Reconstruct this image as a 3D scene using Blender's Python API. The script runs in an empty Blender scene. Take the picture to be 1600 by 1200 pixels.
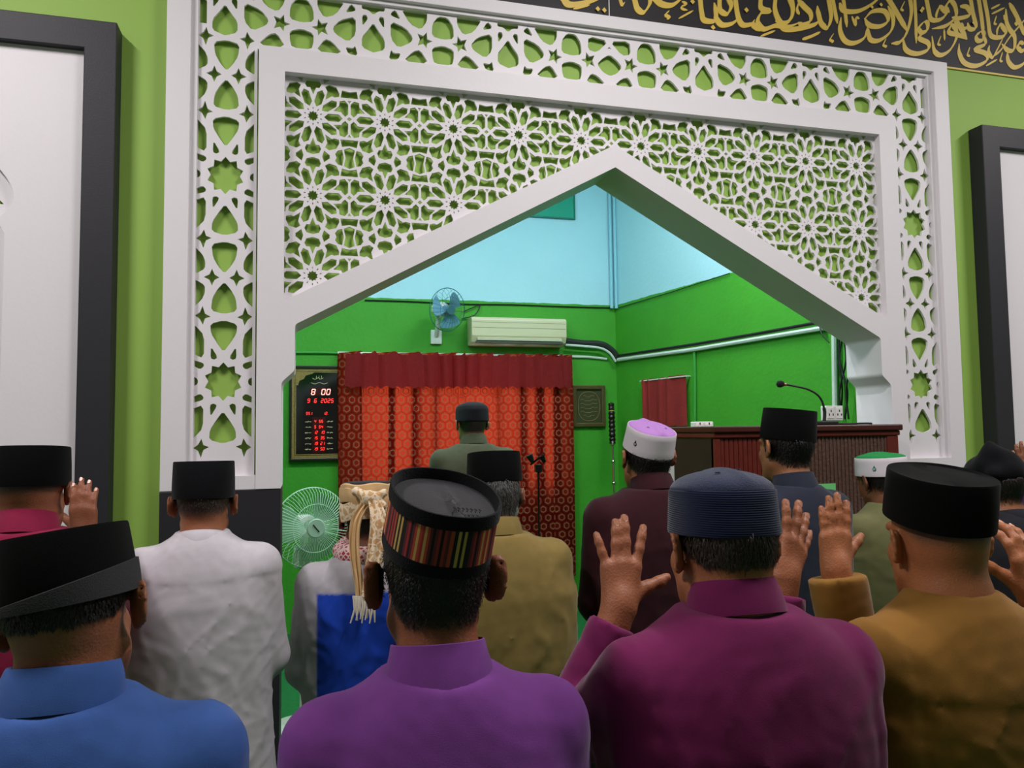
import bpy, math, random
import numpy as np
from mathutils import Matrix, Vector
from mathutils.geometry import delaunay_2d_cdt

random.seed(7); rng = np.random.default_rng(7)
S = bpy.context.scene
C = S.collection
# ------------------------------------------------------------------ camera
FPX, YAW, PIT, ROL = 1193.06, .264, .0613, -.0125
CAM = np.array([-1.4124, -3.3, 1.70])
_fw = np.array([math.sin(YAW)*math.cos(PIT), math.cos(YAW)*math.cos(PIT), math.sin(PIT)])
_r = np.array([math.cos(YAW), -math.sin(YAW), 0.]); _u = np.cross(_r, _fw)
_r2 = math.cos(ROL)*_r+math.sin(ROL)*_u; _u2 = -math.sin(ROL)*_r+math.cos(ROL)*_u
cd = bpy.data.cameras.new('camera'); cam = bpy.data.objects.new('camera', cd); C.objects.link(cam)
cd.sensor_width = 36; cd.lens = FPX/1600*36; cd.clip_start = .05; cd.clip_end = 100
cam.matrix_world = Matrix(((_r2[0], _u2[0], -_fw[0], CAM[0]), (_r2[1], _u2[1], -_fw[1], CAM[1]),
                           (_r2[2], _u2[2], -_fw[2], CAM[2]), (0, 0, 0, 1)))
S.camera = cam
# ------------------------------------------------------------------ world, exposure
W = bpy.data.worlds.new('world'); S.world = W; W.use_nodes = True
W.node_tree.nodes['Background'].inputs[0].default_value = (.75, .85, 1, 1)
W.node_tree.nodes['Background'].inputs[1].default_value = 1.0
S.view_settings.view_transform = 'Standard'; S.view_settings.look = 'None'
S.view_settings.exposure = 0.0; S.view_settings.gamma = 1; S.view_settings.use_curve_mapping = False
try:
    S.cycles.use_denoising = True; S.cycles.max_bounces = 8; S.cycles.diffuse_bounces = 5
    S.cycles.sample_clamp_indirect = 6; S.cycles.caustics_reflective = False; S.cycles.caustics_refractive = False
except Exception: pass
HALL_W, NICHE_W, DAY_W = 96, 70, 36   # lamp powers
def area(name, loc, size, sy, power, col, rot=(0, 0, 0)):
    l = bpy.data.lights.new(name, 'AREA'); l.shape = 'RECTANGLE'; l.size = size; l.size_y = sy
    l.energy = power; l.color = col
    o = bpy.data.objects.new(name, l); C.objects.link(o); o.location = loc; o.rotation_euler = rot
    return o
HALL_LAMPS = [(-3.3, -2.0), (0.1, -2.2), (3.7, -2.0)]
NICHE_LAMPS = [(-1.35, 1.0, 4.1), (.9, 1.0, 4.1)]

# ------------------------------------------------------------------ geometry helpers
def ray(px, py): return _fw+_r2*(px-800)/FPX-_u2*(py-600)/FPX
def at(px, py, Y=0.):
    d = ray(px, py); return CAM+d*((Y-CAM[1])/d[1])
def dep(px, py, z): return CAM+ray(px, py)*z
RW0 = np.array([1.50, 3.58, 0.]); RWD = np.array([.175, -1., 0.]); RWD /= np.linalg.norm(RWD)
RWN = np.array([RWD[1], -RWD[0], 0.])          # normal of the splayed niche wall, towards the niche
def atR(px, py, off=0.):
    d = ray(px, py); t = ((RW0+RWN*off-CAM)@RWN)/(d@RWN); return CAM+d*t

def lin(c):
    c = np.array(c, float)/255.; return tuple(np.where(c <= .04045, c/12.92, ((c+.055)/1.055)**2.4))+(1.,)
_mats = {}
def mat(name, col=(128, 128, 128), rough=.6, metal=0., bump=0., bscale=200., vary=0., vscale=8., spec=.4, sheen=0., emit=None, estr=1., trans=0., alpha=1., bdet=2.):
    if name in _mats: return _mats[name]
    m = bpy.data.materials.new(name); m.use_nodes = True; nt = m.node_tree; N = nt.nodes; L = nt.links
    b = N['Principled BSDF']; c = lin(col)
    b.inputs['Base Color'].default_value = c; b.inputs['Roughness'].default_value = rough
    b.inputs['Metallic'].default_value = metal; b.inputs['Specular IOR Level'].default_value = spec
    if sheen: b.inputs['Sheen Weight'].default_value = sheen; b.inputs['Sheen Roughness'].default_value = .4
    if trans: b.inputs['Transmission Weight'].default_value = trans
    if alpha < 1: b.inputs['Alpha'].default_value = alpha
    if emit: b.inputs['Emission Color'].default_value = lin(emit); b.inputs['Emission Strength'].default_value = estr
    if vary or bump:
        tc = N.new('ShaderNodeTexCoord')
    if vary:
        n = N.new('ShaderNodeTexNoise'); n.inputs['Scale'].default_value = vscale; n.inputs['Detail'].default_value = 4
        L.new(tc.outputs['Object'], n.inputs['Vector'])
        mx = N.new('ShaderNodeMix'); mx.data_type = 'RGBA'
        mx.inputs[6].default_value = tuple(x*(1-vary) for x in c[:3])+(1,); mx.inputs[7].default_value = tuple(min(1, x*(1+vary)) for x in c[:3])+(1,)
        L.new(n.outputs[0], mx.inputs[0]); L.new(mx.outputs[2], b.inputs['Base Color'])
    if bump:
        n2 = N.new('ShaderNodeTexNoise'); n2.inputs['Scale'].default_value = bscale; n2.inputs['Detail'].default_value = bdet
        L.new(tc.outputs['Object'], n2.inputs['Vector'])
        bp = N.new('ShaderNodeBump'); bp.inputs['Strength'].default_value = bump; bp.inputs['Distance'].default_value = .01
        L.new(n2.outputs[0], bp.inputs['Height']); L.new(bp.outputs[0], b.inputs['Normal'])
    _mats[name] = m
    return m

def link(name, me, m=None, parent=None, smooth=False):
    o = bpy.data.objects.new(name, me); C.objects.link(o)
    if m is not None: me.materials.append(m)
    if parent is not None: o.parent = parent
    if smooth: me.shade_smooth()
    return o
def mesh(verts, faces):
    me = bpy.data.meshes.new('m'); me.from_pydata([tuple(map(float, v)) for v in verts], [], [tuple(map(int, f)) for f in faces]); me.update(); return me
def np_mesh(V, Q):
    me = bpy.data.meshes.new('m'); V = np.ascontiguousarray(V, np.float32); Q = np.ascontiguousarray(Q, np.int32); k = Q.shape[1]
    me.vertices.add(len(V)); me.vertices.foreach_set('co', V.ravel())
    me.loops.add(Q.size); me.loops.foreach_set('vertex_index', Q.ravel())
    me.polygons.add(len(Q)); me.polygons.foreach_set('loop_start', np.arange(0, Q.size, k, dtype=np.int32))
    me.update(calc_edges=True); me.validate(); return me
def empty(name, loc=(0, 0, 0), rz=0., label=None, cat=None, group=None):
    o = bpy.data.objects.new(name, None); C.objects.link(o); o.location = [float(v) for v in loc]; o.rotation_euler = (0, 0, rz); o.empty_display_size = .1
    if label: o['label'] = label
    if cat: o['category'] = cat
    if group: o['group'] = group
    return o
def tag(o, label, cat, group=None):
    o['label'] = label; o['category'] = cat
    if group: o['group'] = group
    return o
def struct(o, label=None):
    o['kind'] = 'structure'
    if label: o['label'] = label
    return o
class MB:
    """collects shapes, built as one mesh"""
    def __init__(s): s.v = []; s.f = []
    def add(s, V, Fc):
        k = len(s.v); s.v += [tuple(map(float, p)) for p in V]; s.f += [tuple(int(i)+k for i in f) for f in Fc]; return s
    def box(s, a, b, M=None):
        (x0, y0, z0), (x1, y1, z1) = a, b
        V = [(x0, y0, z0), (x1, y0, z0), (x1, y1, z0), (x0, y1, z0), (x0, y0, z1), (x1, y0, z1), (x1, y1, z1), (x0, y1, z1)]
        if M is not None: V = [tuple(M@Vector(p)) for p in V]
        return s.add(V, [(0, 3, 2, 1), (4, 5, 6, 7), (0, 1, 5, 4), (1, 2, 6, 5), (2, 3, 7, 6), (3, 0, 4, 7)])
    def tube(s, pts, r, n=8, cap=True):
        P = np.array(pts, float); m = len(P); R = np.full(m, r) if np.isscalar(r) else np.array(r)
        T = np.gradient(P, axis=0); T /= np.linalg.norm(T, axis=1)[:, None]+1e-12
        up = np.array([0, 0, 1.]) if abs(T[0][2]) < .9 else np.array([1., 0, 0])
        V = []
        for i in range(m):
            a = np.cross(T[i], up); a /= np.linalg.norm(a)+1e-12; b = np.cross(a, T[i]); up = b
            for k in range(n):
                t = 2*math.pi*k/n; V.append(P[i]+R[i]*(a*math.cos(t)+b*math.sin(t)))
        Fc = [(i*n+k, i*n+(k+1) % n, (i+1)*n+(k+1) % n, (i+1)*n+k) for i in range(m-1) for k in range(n)]
        if cap: Fc += [tuple(range(n))[::-1], tuple(range((m-1)*n, m*n))]
        return s.add(V, Fc)
    def ring(s, c, u, v, R, r, n=48, k=6):
        c, u, v = map(lambda a: np.array(a, float), (c, u, v)); w = np.cross(u, v); V = []
        for i in range(n):
            t = 2*math.pi*i/n; d = u*math.cos(t)+v*math.sin(t)
            for j in range(k):
                q = 2*math.pi*j/k; V.append(c+d*(R+r*math.cos(q))+w*r*math.sin(q))
        return s.add(V, [(i*k+j, ((i+1) % n)*k+j, ((i+1) % n)*k+(j+1) % k, i*k+(j+1) % k) for i in range(n) for j in range(k)])
    def lathe(s, prof, c=(0, 0, 0), n=24, M=None):
        V = []; m = len(prof)
        for r, z in prof:
            for k in range(n):
                t = 2*math.pi*k/n; V.append((c[0]+r*math.cos(t), c[1]+r*math.sin(t), c[2]+z))
        if M is not None: V = [tuple(M@Vector(p)) for p in V]
        Fc = [(i*n+k, i*n+(k+1) % n, (i+1)*n+(k+1) % n, (i+1)*n+k) for i in range(m-1) for k in range(n)]
        Fc += [tuple(range(n))[::-1], tuple(range((m-1)*n, m*n))]
        return s.add(V, Fc)
    def build(s, name, m, parent=None, smooth=False, bevel=0.):
        o = link(name, mesh(s.v, s.f), m, parent)
        if smooth:
            o.data.polygons.foreach_set('use_smooth', [True]*len(o.data.polygons))
            try: o.data.set_sharp_from_angle(angle=.7)
            except Exception: pass
        if bevel:
            md = o.modifiers.new('bevel', 'BEVEL'); md.width = bevel; md.segments = 2; md.limit_method = 'ANGLE'
        return o
def box(name, a, b, m, parent=None, bevel=0.): return MB().box(a, b).build(name, m, parent, bevel=bevel)

def slab_geo(outline, holes=()):
    """2-D outline with holes -> verts, triangles, boundary loops (all counter-clockwise outline, holes clockwise)"""
    vs = []; es = []; fs = []
    loops = [list(outline)]+[list(h) for h in holes]
    for lp in loops:
        if sum(lp[i-1][0]*lp[i][1]-lp[i][0]*lp[i-1][1] for i in range(len(lp))) < 0: lp = lp[::-1]
        k = len(vs); n = len(lp); vs += [Vector((float(a), float(b))) for a, b in lp]
        es += [(k+i, k+(i+1) % n) for i in range(n)]; fs.append(tuple(range(k, k+n)))
    V, Ed, Fc, ov, oe, of = delaunay_2d_cdt(vs, es, fs, 1, 1e-7, True)
    tris = [f for f, o in zip(Fc, of) if 0 in o and len(o) == 1]
    return [(v.x, v.y) for v in V], tris
def slab(name, outline, holes, y0, y1, m, parent=None, bevel=0., plane='xz', fn=None):
    V2, T = slab_geo(outline, holes); n = len(V2)
    from collections import Counter
    ec = Counter(); od = {}
    TT = []
    for t in T:
        a = sum(V2[t[i]][0]*V2[t[(i+1) % 3]][1]-V2[t[(i+1) % 3]][0]*V2[t[i]][1] for i in range(3))
        t = t if a > 0 else t[::-1]; TT.append(t)
        for i in range(3):
            e = (t[i], t[(i+1) % 3]); k = (min(e), max(e)); ec[k] += 1; od[k] = e
    V = [(x, y0, z) for x, z in V2]+[(x, y1, z) for x, z in V2]
    Fc = [t for t in TT]+[tuple(i+n for i in t[::-1]) for t in TT]
    Fc += [(od[k][1], od[k][0], od[k][0]+n, od[k][1]+n) for k, c in ec.items() if c == 1]
    if fn: V = [fn(*p) for p in V]
    o = link(name, mesh(V, Fc), m, parent)
    if bevel:
        md = o.modifiers.new('bevel', 'BEVEL'); md.width = bevel; md.segments = 2; md.limit_method = 'ANGLE'; md.angle_limit = .6
    return o
def mirx(p): return [(-a, b) for a, b in p][::-1]
def fillet(poly, idx, r, n=5):
    out = []
    for i, p in enumerate(poly):
        if i not in idx: out.append(p); continue
        p = np.array(p); a = np.array(poly[i-1])-p; b = np.array(poly[(i+1) % len(poly)])-p
        a /= np.linalg.norm(a); b /= np.linalg.norm(b)
        for k in range(n+1):
            t = k/n; out.append(tuple(p+a*r*(1-t)**2+b*r*t**2))
    return out

# ------------------------------------------------------------------ materials
M_white = mat('white_paint', (226, 222, 226), .5, bump=.04, bscale=60)
M_lime = mat('lime_wall_paint', (146, 184, 82), .6, bump=.05, bscale=40, vary=.05, vscale=2)
M_black = mat('black_board', (36, 36, 42), .55, bump=.05, bscale=150)
M_plinth = mat('plinth_black', (38, 37, 42), .5)
M_carpet = mat('carpet_green', (20, 110, 52), .95, bump=.5, bscale=500, vary=.25, vscale=30)
M_ceiling = mat('ceiling_white', (225, 225, 220), .8)
M_hallwall = mat('hall_wall_paint', (205, 195, 195), .8)
M_conduit = mat('conduit_white', (205, 215, 205), .4)
M_cable = mat('cable_black', (22, 22, 24), .5)
M_plastic = mat('plastic_white', (220, 222, 215), .35)
M_chrome = mat('chrome', (200, 200, 200), .2, 1.)
M_darkmetal = mat('dark_metal', (30, 30, 32), .4, .6)
M_gold = mat('gold_leaf', (222, 190, 88), .5, bump=.05, vary=.12, vscale=6)
M_banner = mat('banner_black', (36, 33, 38), .6, bump=.06, bscale=120)
M_wood = mat('dark_wood', (66, 28, 22), .35, bump=.05, bscale=60, vary=.25, vscale=14)
M_redwood = mat('red_wood', (96, 34, 26), .35, vary=.3, vscale=20)
M_darkside = mat('lectern_side', (44, 30, 26), .45, vary=.2)

def wall_two(name):
    m = mat(name, (48, 168, 40), .65); nt = m.node_tree; N = nt.nodes; L = nt.links; b = N['Principled BSDF']
    tc = N.new('ShaderNodeTexCoord'); sp = N.new('ShaderNodeSeparateXYZ'); L.new(tc.outputs['Object'], sp.inputs[0])
    no = N.new('ShaderNodeTexNoise'); no.inputs['Scale'].default_value = 9; L.new(tc.outputs['Object'], no.inputs[0])
    ad = N.new('ShaderNodeMath'); ad.operation = 'MULTIPLY_ADD'; ad.inputs[1].default_value = .02; L.new(no.outputs[0], ad.inputs[0]); L.new(sp.outputs[2], ad.inputs[2])
    gt = N.new('ShaderNodeMath'); gt.operation = 'GREATER_THAN'; gt.inputs[1].default_value = 2.92; L.new(ad.outputs[0], gt.inputs[0])
    n2 = N.new('ShaderNodeTexNoise'); n2.inputs['Scale'].default_value = 2.5; n2.inputs['Detail'].default_value = 5; L.new(tc.outputs['Object'], n2.inputs[0])
    g = N.new('ShaderNodeMix'); g.data_type = 'RGBA'; g.inputs[6].default_value = lin((56, 142, 30)); g.inputs[7].default_value = lin((70, 160, 40)); L.new(n2.outputs[0], g.inputs[0])
    c = N.new('ShaderNodeMix'); c.data_type = 'RGBA'; c.inputs[6].default_value = lin((164, 210, 222)); c.inputs[7].default_value = lin((178, 220, 230)); L.new(n2.outputs[0], c.inputs[0])
    mx = N.new('ShaderNodeMix'); mx.data_type = 'RGBA'; L.new(gt.outputs[0], mx.inputs[0]); L.new(g.outputs[2], mx.inputs[6]); L.new(c.outputs[2], mx.inputs[7])
    L.new(mx.outputs[2], b.inputs['Base Color'])
    bp = N.new('ShaderNodeBump'); bp.inputs['Strength'].default_value = .12; bp.inputs['Distance'].default_value = .02
    n3 = N.new('ShaderNodeTexNoise'); n3.inputs['Scale'].default_value = 30; L.new(tc.outputs['Object'], n3.inputs[0]); L.new(n3.outputs[0], bp.inputs['Height']); L.new(bp.outputs[0], b.inputs['Normal'])
    return m
M_niche = wall_two('niche_wall_paint')

# ------------------------------------------------------------------ room shell
WY = .066            # face of the green hall wall; the portal stands proud of it
CEIL = 4.55; HX0, HX1, HY = -5.6, 6.2, -8.0
NCEIL = 4.5; NL = -2.3
struct(box('floor', (HX0, HY, -.12), (HX1, 3.8, 0), M_carpet), 'dark green carpet floor of the prayer hall')
struct(box('ceiling', (HX0, HY, CEIL), (HX1, WY, CEIL+.1), M_ceiling))
struct(box('wall_left', (HX0-.1, HY, 0), (HX0, WY, CEIL), M_hallwall))
struct(box('wall_right', (HX1, HY, 0), (HX1+.1, WY, CEIL), M_hallwall))
struct(box('wall_rear', (HX0, HY-.1, 0), (HX1, HY, CEIL), M_hallwall))
zt, zi, za, zb, zA, zB, zk, zl, zm, zd = 3.684, 3.341, 3.238, 1.476, 3.049, 2.941, 2.155, 1.962, 1.913, 2.254
bX, iX, aX, cX, dX = 1.971, 1.610, 1.504, 1.458, 1.511
half = [(-dX-.03, 0), (-dX-.03, zm), (-cX-.03, zl), (-cX-.03, zk+.02), (0, zB+.035)]
wo = [(HX0, 0)]+half+[(-a, b) for a, b in half[::-1][1:]]+[(HX1, 0), (HX1, CEIL), (HX0, CEIL)]
struct(slab('wall_front', wo, [], WY, .24, M_lime), 'lime green front wall with a pointed opening to the niche')
# niche walls (window openings cut behind the curtains)
BWY = 3.58
wl, wr = at(560, 560, BWY), at(868, 760, BWY)
win = (wl[0], wr[2], wr[0], wl[2])
struct(slab('wall_niche_back', [(NL, 0), (1.5, 0), (1.5, NCEIL), (NL, NCEIL)], [[(win[0], win[1]), (win[2], win[1]), (win[2], win[3]), (win[0], win[3])]], BWY, BWY+.15, M_niche),
       'green niche wall painted pale blue at the top')
Lr = 3.34/abs(RWD[1])
s0, s1 = atR(1012, 600), atR(1074, 655)
t0 = (s0-RW0)@RWD; t1 = (s1-RW0)@RWD; sw = (t0+.03, s1[2]-.02, t1-.03, s0[2])
def rw(x, y, z): return tuple(RW0+RWD*x-RWN*y+np.array([0, 0, z]))
struct(slab('wall_niche_right', [(0, 0), (Lr, 0), (Lr, NCEIL), (0, NCEIL)], [[(sw[0], sw[1]), (sw[2], sw[1]), (sw[2], sw[3]), (sw[0], sw[3])]], 0, .15, M_niche, fn=rw),
       'green side wall of the niche, pale blue above')
struct(box('wall_niche_left', (NL-.15, .24, 0), (NL, BWY+.15, NCEIL), M_niche))
struct(box('ceiling_niche', (NL-.1, .24, NCEIL), (2.4, BWY+.2, NCEIL+.1), M_ceiling))
struct(slab('wall_niche_inner', [(NL, 0), (-dX-.03, 0)]+half[1:]+[(-a, b) for a, b in half[::-1][1:]]+[(2.25, 0), (2.25, NCEIL), (NL, NCEIL)], [], .241, .26, M_niche))

# ------------------------------------------------------------------ lamps
def tube_lamp(x, y, z, length, along, power, col, label, name='ceiling_lamp', group=None):
    e = empty(name, (x, y, z), 0 if along == 'x' else math.pi/2, label, 'lamp', group)
    MB().box((-length/2, -.05, -.05), (length/2, .05, 0)).build('housing', M_plastic, e, bevel=.006)
    for s in (-1, 1): MB().box((s*length/2-.012, -.03, -.1), (s*length/2+.012, .03, -.05)).build('end_cap', M_plastic, e)
    MB().tube([(-length/2, 0, -.08), (length/2, 0, -.08)], .014, 10).build('tube', mat('lamp_tube', (255, 255, 255), emit=(255, 252, 245), estr=6), e)
    l = area('lamp_light', (0, 0, -.1), length, .12, power, col); l.parent = e
    return e
for i, (x, y) in enumerate(HALL_LAMPS):
    tube_lamp(x, y, CEIL, 1.3, 'y', HALL_W, (1, .93, .95), ('white fluorescent ceiling lamp on the side of the man in crimson', 'white fluorescent ceiling lamp above the middle of the portal', 'white fluorescent ceiling lamp on the side of the peaked headcloth')[i], group='hall ceiling lamps')
for i, (x, y, z) in enumerate(NICHE_LAMPS):
    tube_lamp(x, y, NCEIL, 1.2, 'x', NICHE_W, (.93, .97, 1.), ('cool white niche ceiling lamp on the stand fan side', 'cool white niche ceiling lamp on the lectern side')[i], group='niche ceiling lamps')
# daylight outside the two windows
area('daylight_back', ((win[0]+win[2])/2, BWY+.6, (win[1]+win[3])/2), 2.2, 1.6, DAY_W, (1, .97, .9), (-math.pi/2, 0, 0))

# ------------------------------------------------------------------ portal
portal = empty('niche_portal', (0, WY, 0), 0, 'white arched portal with cut lattice panels and black plinths', 'portal')
portal.location = (0, 0, 0)
oh = [(-bX, zb), (-1.878, zb), (-1.878, 3.622)]
slab('outer_frame', [(-bX, zb), (-1.878, zb), (-1.878, 3.622), (1.878, 3.622), (1.878, zb), (bX, zb), (bX, zt), (-bX, zt)], [], 0, WY+.001, M_white, portal, bevel=.003)
slab('frame_step', [(-1.88, 1.52), (-1.853, 1.52), (-1.853, 3.604), (1.853, 3.604), (1.853, 1.52), (1.88, 1.52), (1.88, 3.624), (-1.88, 3.624)], [], .022, WY, M_white, portal, bevel=.002)
ah = [(-iX, zb), (-dX, zb), (-dX, zm), (-cX, zl), (-cX, zk), (0, zB)]
io = ah+[(-a, b) for a, b in ah[::-1][1:]]+[(iX, zi), (-iX, zi)]
io = fillet(io, {2, 3, 4, 6, 7, 8}, .014)
slab('inner_frame', io, [[(-aX, zd), (0, zA), (aX, zd), (aX, za), (-aX, za)]], -.004, .262, M_white, portal, bevel=.003)
for s in (-1, 1):
    x0, x1 = sorted((s*1.879, s*(iX-.001)))
    box('pillar_foot', (x0, .001, zb), (x1, WY, 1.531), M_white, portal)
    x0, x1 = sorted((s*bX, s*dX)); box('plinth', (x0, -.001, 0), (x1, .262, zb-.001), M_plinth, portal, bevel=.003)

# rosette lattice: hole outlines of one quarter cell (metres from a rosette centre)
CW, CH = .3083, .350
petal = [(.0476, 0), (.0652, .0158), (.108, .0160), (.1230, 0), (.108, -.0160), (.0652, -.0158)]
def rot(p, a): c, s = math.cos(a), math.sin(a); return [(x*c-z*s, x*s+z*c) for x, z in p]
cell = []
star = [((.0225 if k % 2 == 0 else .0165)*math.cos(math.pi*k/10+math.pi/10), (.0225 if k % 2 == 0 else .0165)*math.sin(math.pi*k/10+math.pi/10)) for k in range(20)]
cell.append(star)
for k in range(10):
    a = math.radians(36*k); cell.append(rot(petal, a))
    a += math.radians(18); cell.append(rot([(.030, 0), (.035, .0028), (.041, 0), (.035, -.0028)], a))
q18 = [(.088, -.0318), (.120, -.0288), (.1238, -.0211), (.1354, -.0111), (.1478, -.0227), (.1478, -.0645), (.1336, -.0802), (.1131, -.0747), (.1111, -.0559)]
q54 = [(.0524, -.0787), (.0795, -.0965), (.09, -.0922), (.1085, -.0966), (.11, -.1106), (.0978, -.1358), (.069, -.1443), (.0518, -.1338), (.0609, -.1149)]
q90 = [(0, -.0982), (.0118, -.1275), (.0251, -.1271), (.0328, -.1424), (.0252, -.1601), (0, -.1675), (-.0252, -.1601), (-.0328, -.1424), (-.0251, -.1271), (-.0118, -.1275)]
def mz(p): return [(x, -z) for x, z in p][::-1]
def mx_(p): return [(-x, z) for x, z in p][::-1]
for q in (q18, q54): cell += [q, mz(q), mx_(q), mz(mx_(q))]
cell += [q90, mz(q90)]
hx, hz = CW/2, CH/2
cell += [[(hx-.0075, -.0815), (hx+.0075, -.0815), (hx, -.0690)], mz([(hx-.0075, -.0815), (hx+.0075, -.0815), (hx, -.0690)])]
cell += [[(hx-.010, 0), (hx, .0085), (hx+.010, 0), (hx, -.0085)]]
flat = [(hx-.0365, -.0945), (hx-.030, -.1262), (hx, -.1205), (hx+.030, -.1262), (hx+.0365, -.0945)]
cell += [flat, mz(flat)]
cell += [[(hx-.0225, -hz+.035), (hx, -hz+.045), (hx+.0225, -hz+.035), (hx+.0155, -hz), (hx+.0225, -hz-.035), (hx, -hz-.045), (hx-.0225, -hz-.035), (hx-.0155, -hz)]]
lens = [(hx-.060, -hz+.0145), (hx-.049, -hz+.0295), (hx-.031, -hz+.034), (hx-.0245, -hz), (hx-.031, -hz-.034), (hx-.049, -hz-.0295), (hx-.060, -hz-.0145), (hx-.054, -hz), ]
cell += [lens, [(2*hx-x, z) for x, z in lens][::-1]]
kite = [(.0397, -hz), (.0473, -hz+.0245), (.0712, -hz+.006), (.0695, -hz), (.0712, -hz-.006), (.0473, -hz-.0245)]
cell += [kite, [(CW-x, z) for x, z in kite][::-1]]
def inside(p, poly):
    c = False
    for i in range(len(poly)):
        (x0, y0), (x1, y1) = poly[i-1], poly[i]
        if (y0 > p[1]) != (y1 > p[1]) and p[0] < (x1-x0)*(p[1]-y0)/(y1-y0)+x0: c = not c
    return c
rout = [(-aX-.04, zd-.06), (0, zA-.05), (aX+.04, zd-.06), (aX+.04, za+.04), (-aX-.04, za+.04)]
holes = []
for i in range(-1, 12):
    for j in range(-2, 4):
        cx, cz = -1.3875+CW*i, 3.072-CH*j
        for h in cell:
            mx0 = sum(v[0] for v in h)/len(h); mz0 = sum(v[1] for v in h)/len(h); p = [(cx+mx0+(x-mx0)*1.05, cz+mz0+(z-mz0)*1.05) for x, z in h]
            if all(inside(v, rout) for v in p) and all(abs(v[0]) < aX+.035 and v[1] < za+.035 for v in p): holes.append(p)
slab('rosette_lattice', rout, holes, .038, .049, M_white, portal)
# border lattice
def chaik(p, it=2):
    for _ in range(it):
        o = []
        for i in range(len(p)):
            a, b = np.array(p[i]), np.array(p[(i+1) % len(p)]); o += [tuple(a*.8+b*.2), tuple(a*.2+b*.8)]
        p = o
    return p
def soften(p, g=1.07):
    cx = sum(v[0] for v in p)/len(p); cz_ = sum(v[1] for v in p)/len(p); n = len(p); tot = sum((p[i][0]-p[i-1][0])*(p[(i+1) % n][1]-p[i][1])-(p[i][1]-p[i-1][1])*(p[(i+1) % n][0]-p[i][0]) < 0 for i in range(n))
    if min(tot, n-tot) >= 3: return p          # pointed stars keep their tips
    return [(cx+(x-cx)*g, cz_+(z-cz_)*g) for x, z in chaik(p, 1)]
SB = dict(
 tri=[(-.050, -.097), (-.036, -.091), (-.023, -.100), (-.048, -.143)],
 s4s=[(-.081, -.234), (-.073, -.260), (-.051, -.268), (-.073, -.280), (-.083, -.312), (-.094, -.284), (-.120, -.272), (-.094, -.258)],
 ls=[(-.120, -.310), (-.088, -.338), (-.076, -.367), (-.077, -.397), (-.112, -.418), (-.124, -.400)],
 rect=[(-.122, -.118), (-.077, -.100), (-.077, -.189), (-.110, -.227), (-.122, -.227)],
 pent=[(-.120, -.066), (-.089, -.051), (-.076, -.063), (-.079, -.076), (-.120, -.088)],
 arc=[(-.118, .018), (-.101, .012), (-.097, 0), (-.101, -.012), (-.118, -.018)],
 s4m=[(-.048, -.397), (-.038, -.421), (-.019, -.4325), (-.038, -.444), (-.048, -.468), (-.058, -.444), (-.080, -.4325), (-.058, -.421)])
d1 = [(0, -.127), (.025, -.163), (.047, -.200), (.049, -.236), (0, -.251), (-.049, -.236), (-.047, -.200), (-.025, -.163)]
d2 = [(-.048, -.297), (0, -.285), (.048, -.297), (.043, -.347), (.023, -.383), (0, -.410), (-.023, -.383), (-.043, -.347)]
st = []
for k in range(20):
    a = math.pi*k/10+math.pi/2; r_ = .080 if k % 2 == 0 else .062; st.append((r_*.93*math.cos(a), r_*math.sin(a)))
PER = .8655
def side_holes(zs0, zs1):
    out = []
    seq = []
    for n in range(-1, 3):
        zc = 2.783-PER*n
        seq.append([(x, zc+z) for x, z in st])
        for f in (1, -1):
            for h in (d1, d2):
                seq.append([(x, zc+f*z) for x, z in (h if f > 0 else h[::-1])])
            for k, h in SB.items():
                if k in ('s4m', 'arc') and f < 0: continue
                hh = h if k in ('s4s', 's4m') else h
                for s in (1, -1):
                    p = [(s*x, zc+f*z) for x, z in hh]; seq.append(p if s*f > 0 else p[::-1])
    res = []
    for p in seq:
        p = soften(p)
        if max(v[1] for v in p) > zs1 or min(v[1] for v in p) < zs0: continue
        p = [(max(-.112, min(.112, x)), z) for x, z in p]
        q = [p[0]]
        for v in p[1:]:
            if math.dist(v, q[-1]) > 1e-5: q.append(v)
        if math.dist(q[0], q[-1]) < 1e-5: q.pop()
        res.append(q)
    return res
TB = [[(0, .080), (.023, .045), (.048, .012), (.048, -.033), (.003, -.050), (-.003, -.050), (-.048, -.033), (-.048, .012), (-.023, .045)],
      [(-.048, .113), (-.030, .115), (-.024, .099), (-.048, .063)], [(.024, .099), (.030, .115), (.048, .113), (.048, .063)],
      [(-.048, .165), (.048, .165), (.048, .141), (.022, .140), (0, .120), (-.022, .140), (-.048, .141)]]
TH = [[(.079, .099), (.144, .076), (.175, .038), (.165, .014), (.111, -.016), (.079, .021)],
      [(.079, .141), (.098, .156), (.122, .114), (.079, .127)],
      [(.125, .165), (.240, .165), (.239, .122), (.212, .081), (.166, .099)],
      [(.239, .070), (.242, .038), (.266, .031), (.241, .018), (.238, -.005), (.223, .014), (.197, .003), (.208, .033), (.197, .059), (.223, .051)],
      [(.079, -.031), (.089, -.045), (.121, -.042), (.108, -.072), (.069, -.075)],
      [(.134, -.075), (.179, -.026), (.209, -.017), (.246, -.075)]]
TS = [[(.293, .149), (.335, .149), (.360, .112), (.362, .057), (.3135, .047), (.265, .057), (.267, .112)],
      [(.266, 0), (.3135, .015), (.361, 0), (.361, -.038), (.352, -.070), (.275, -.070), (.266, -.038)]]
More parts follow.
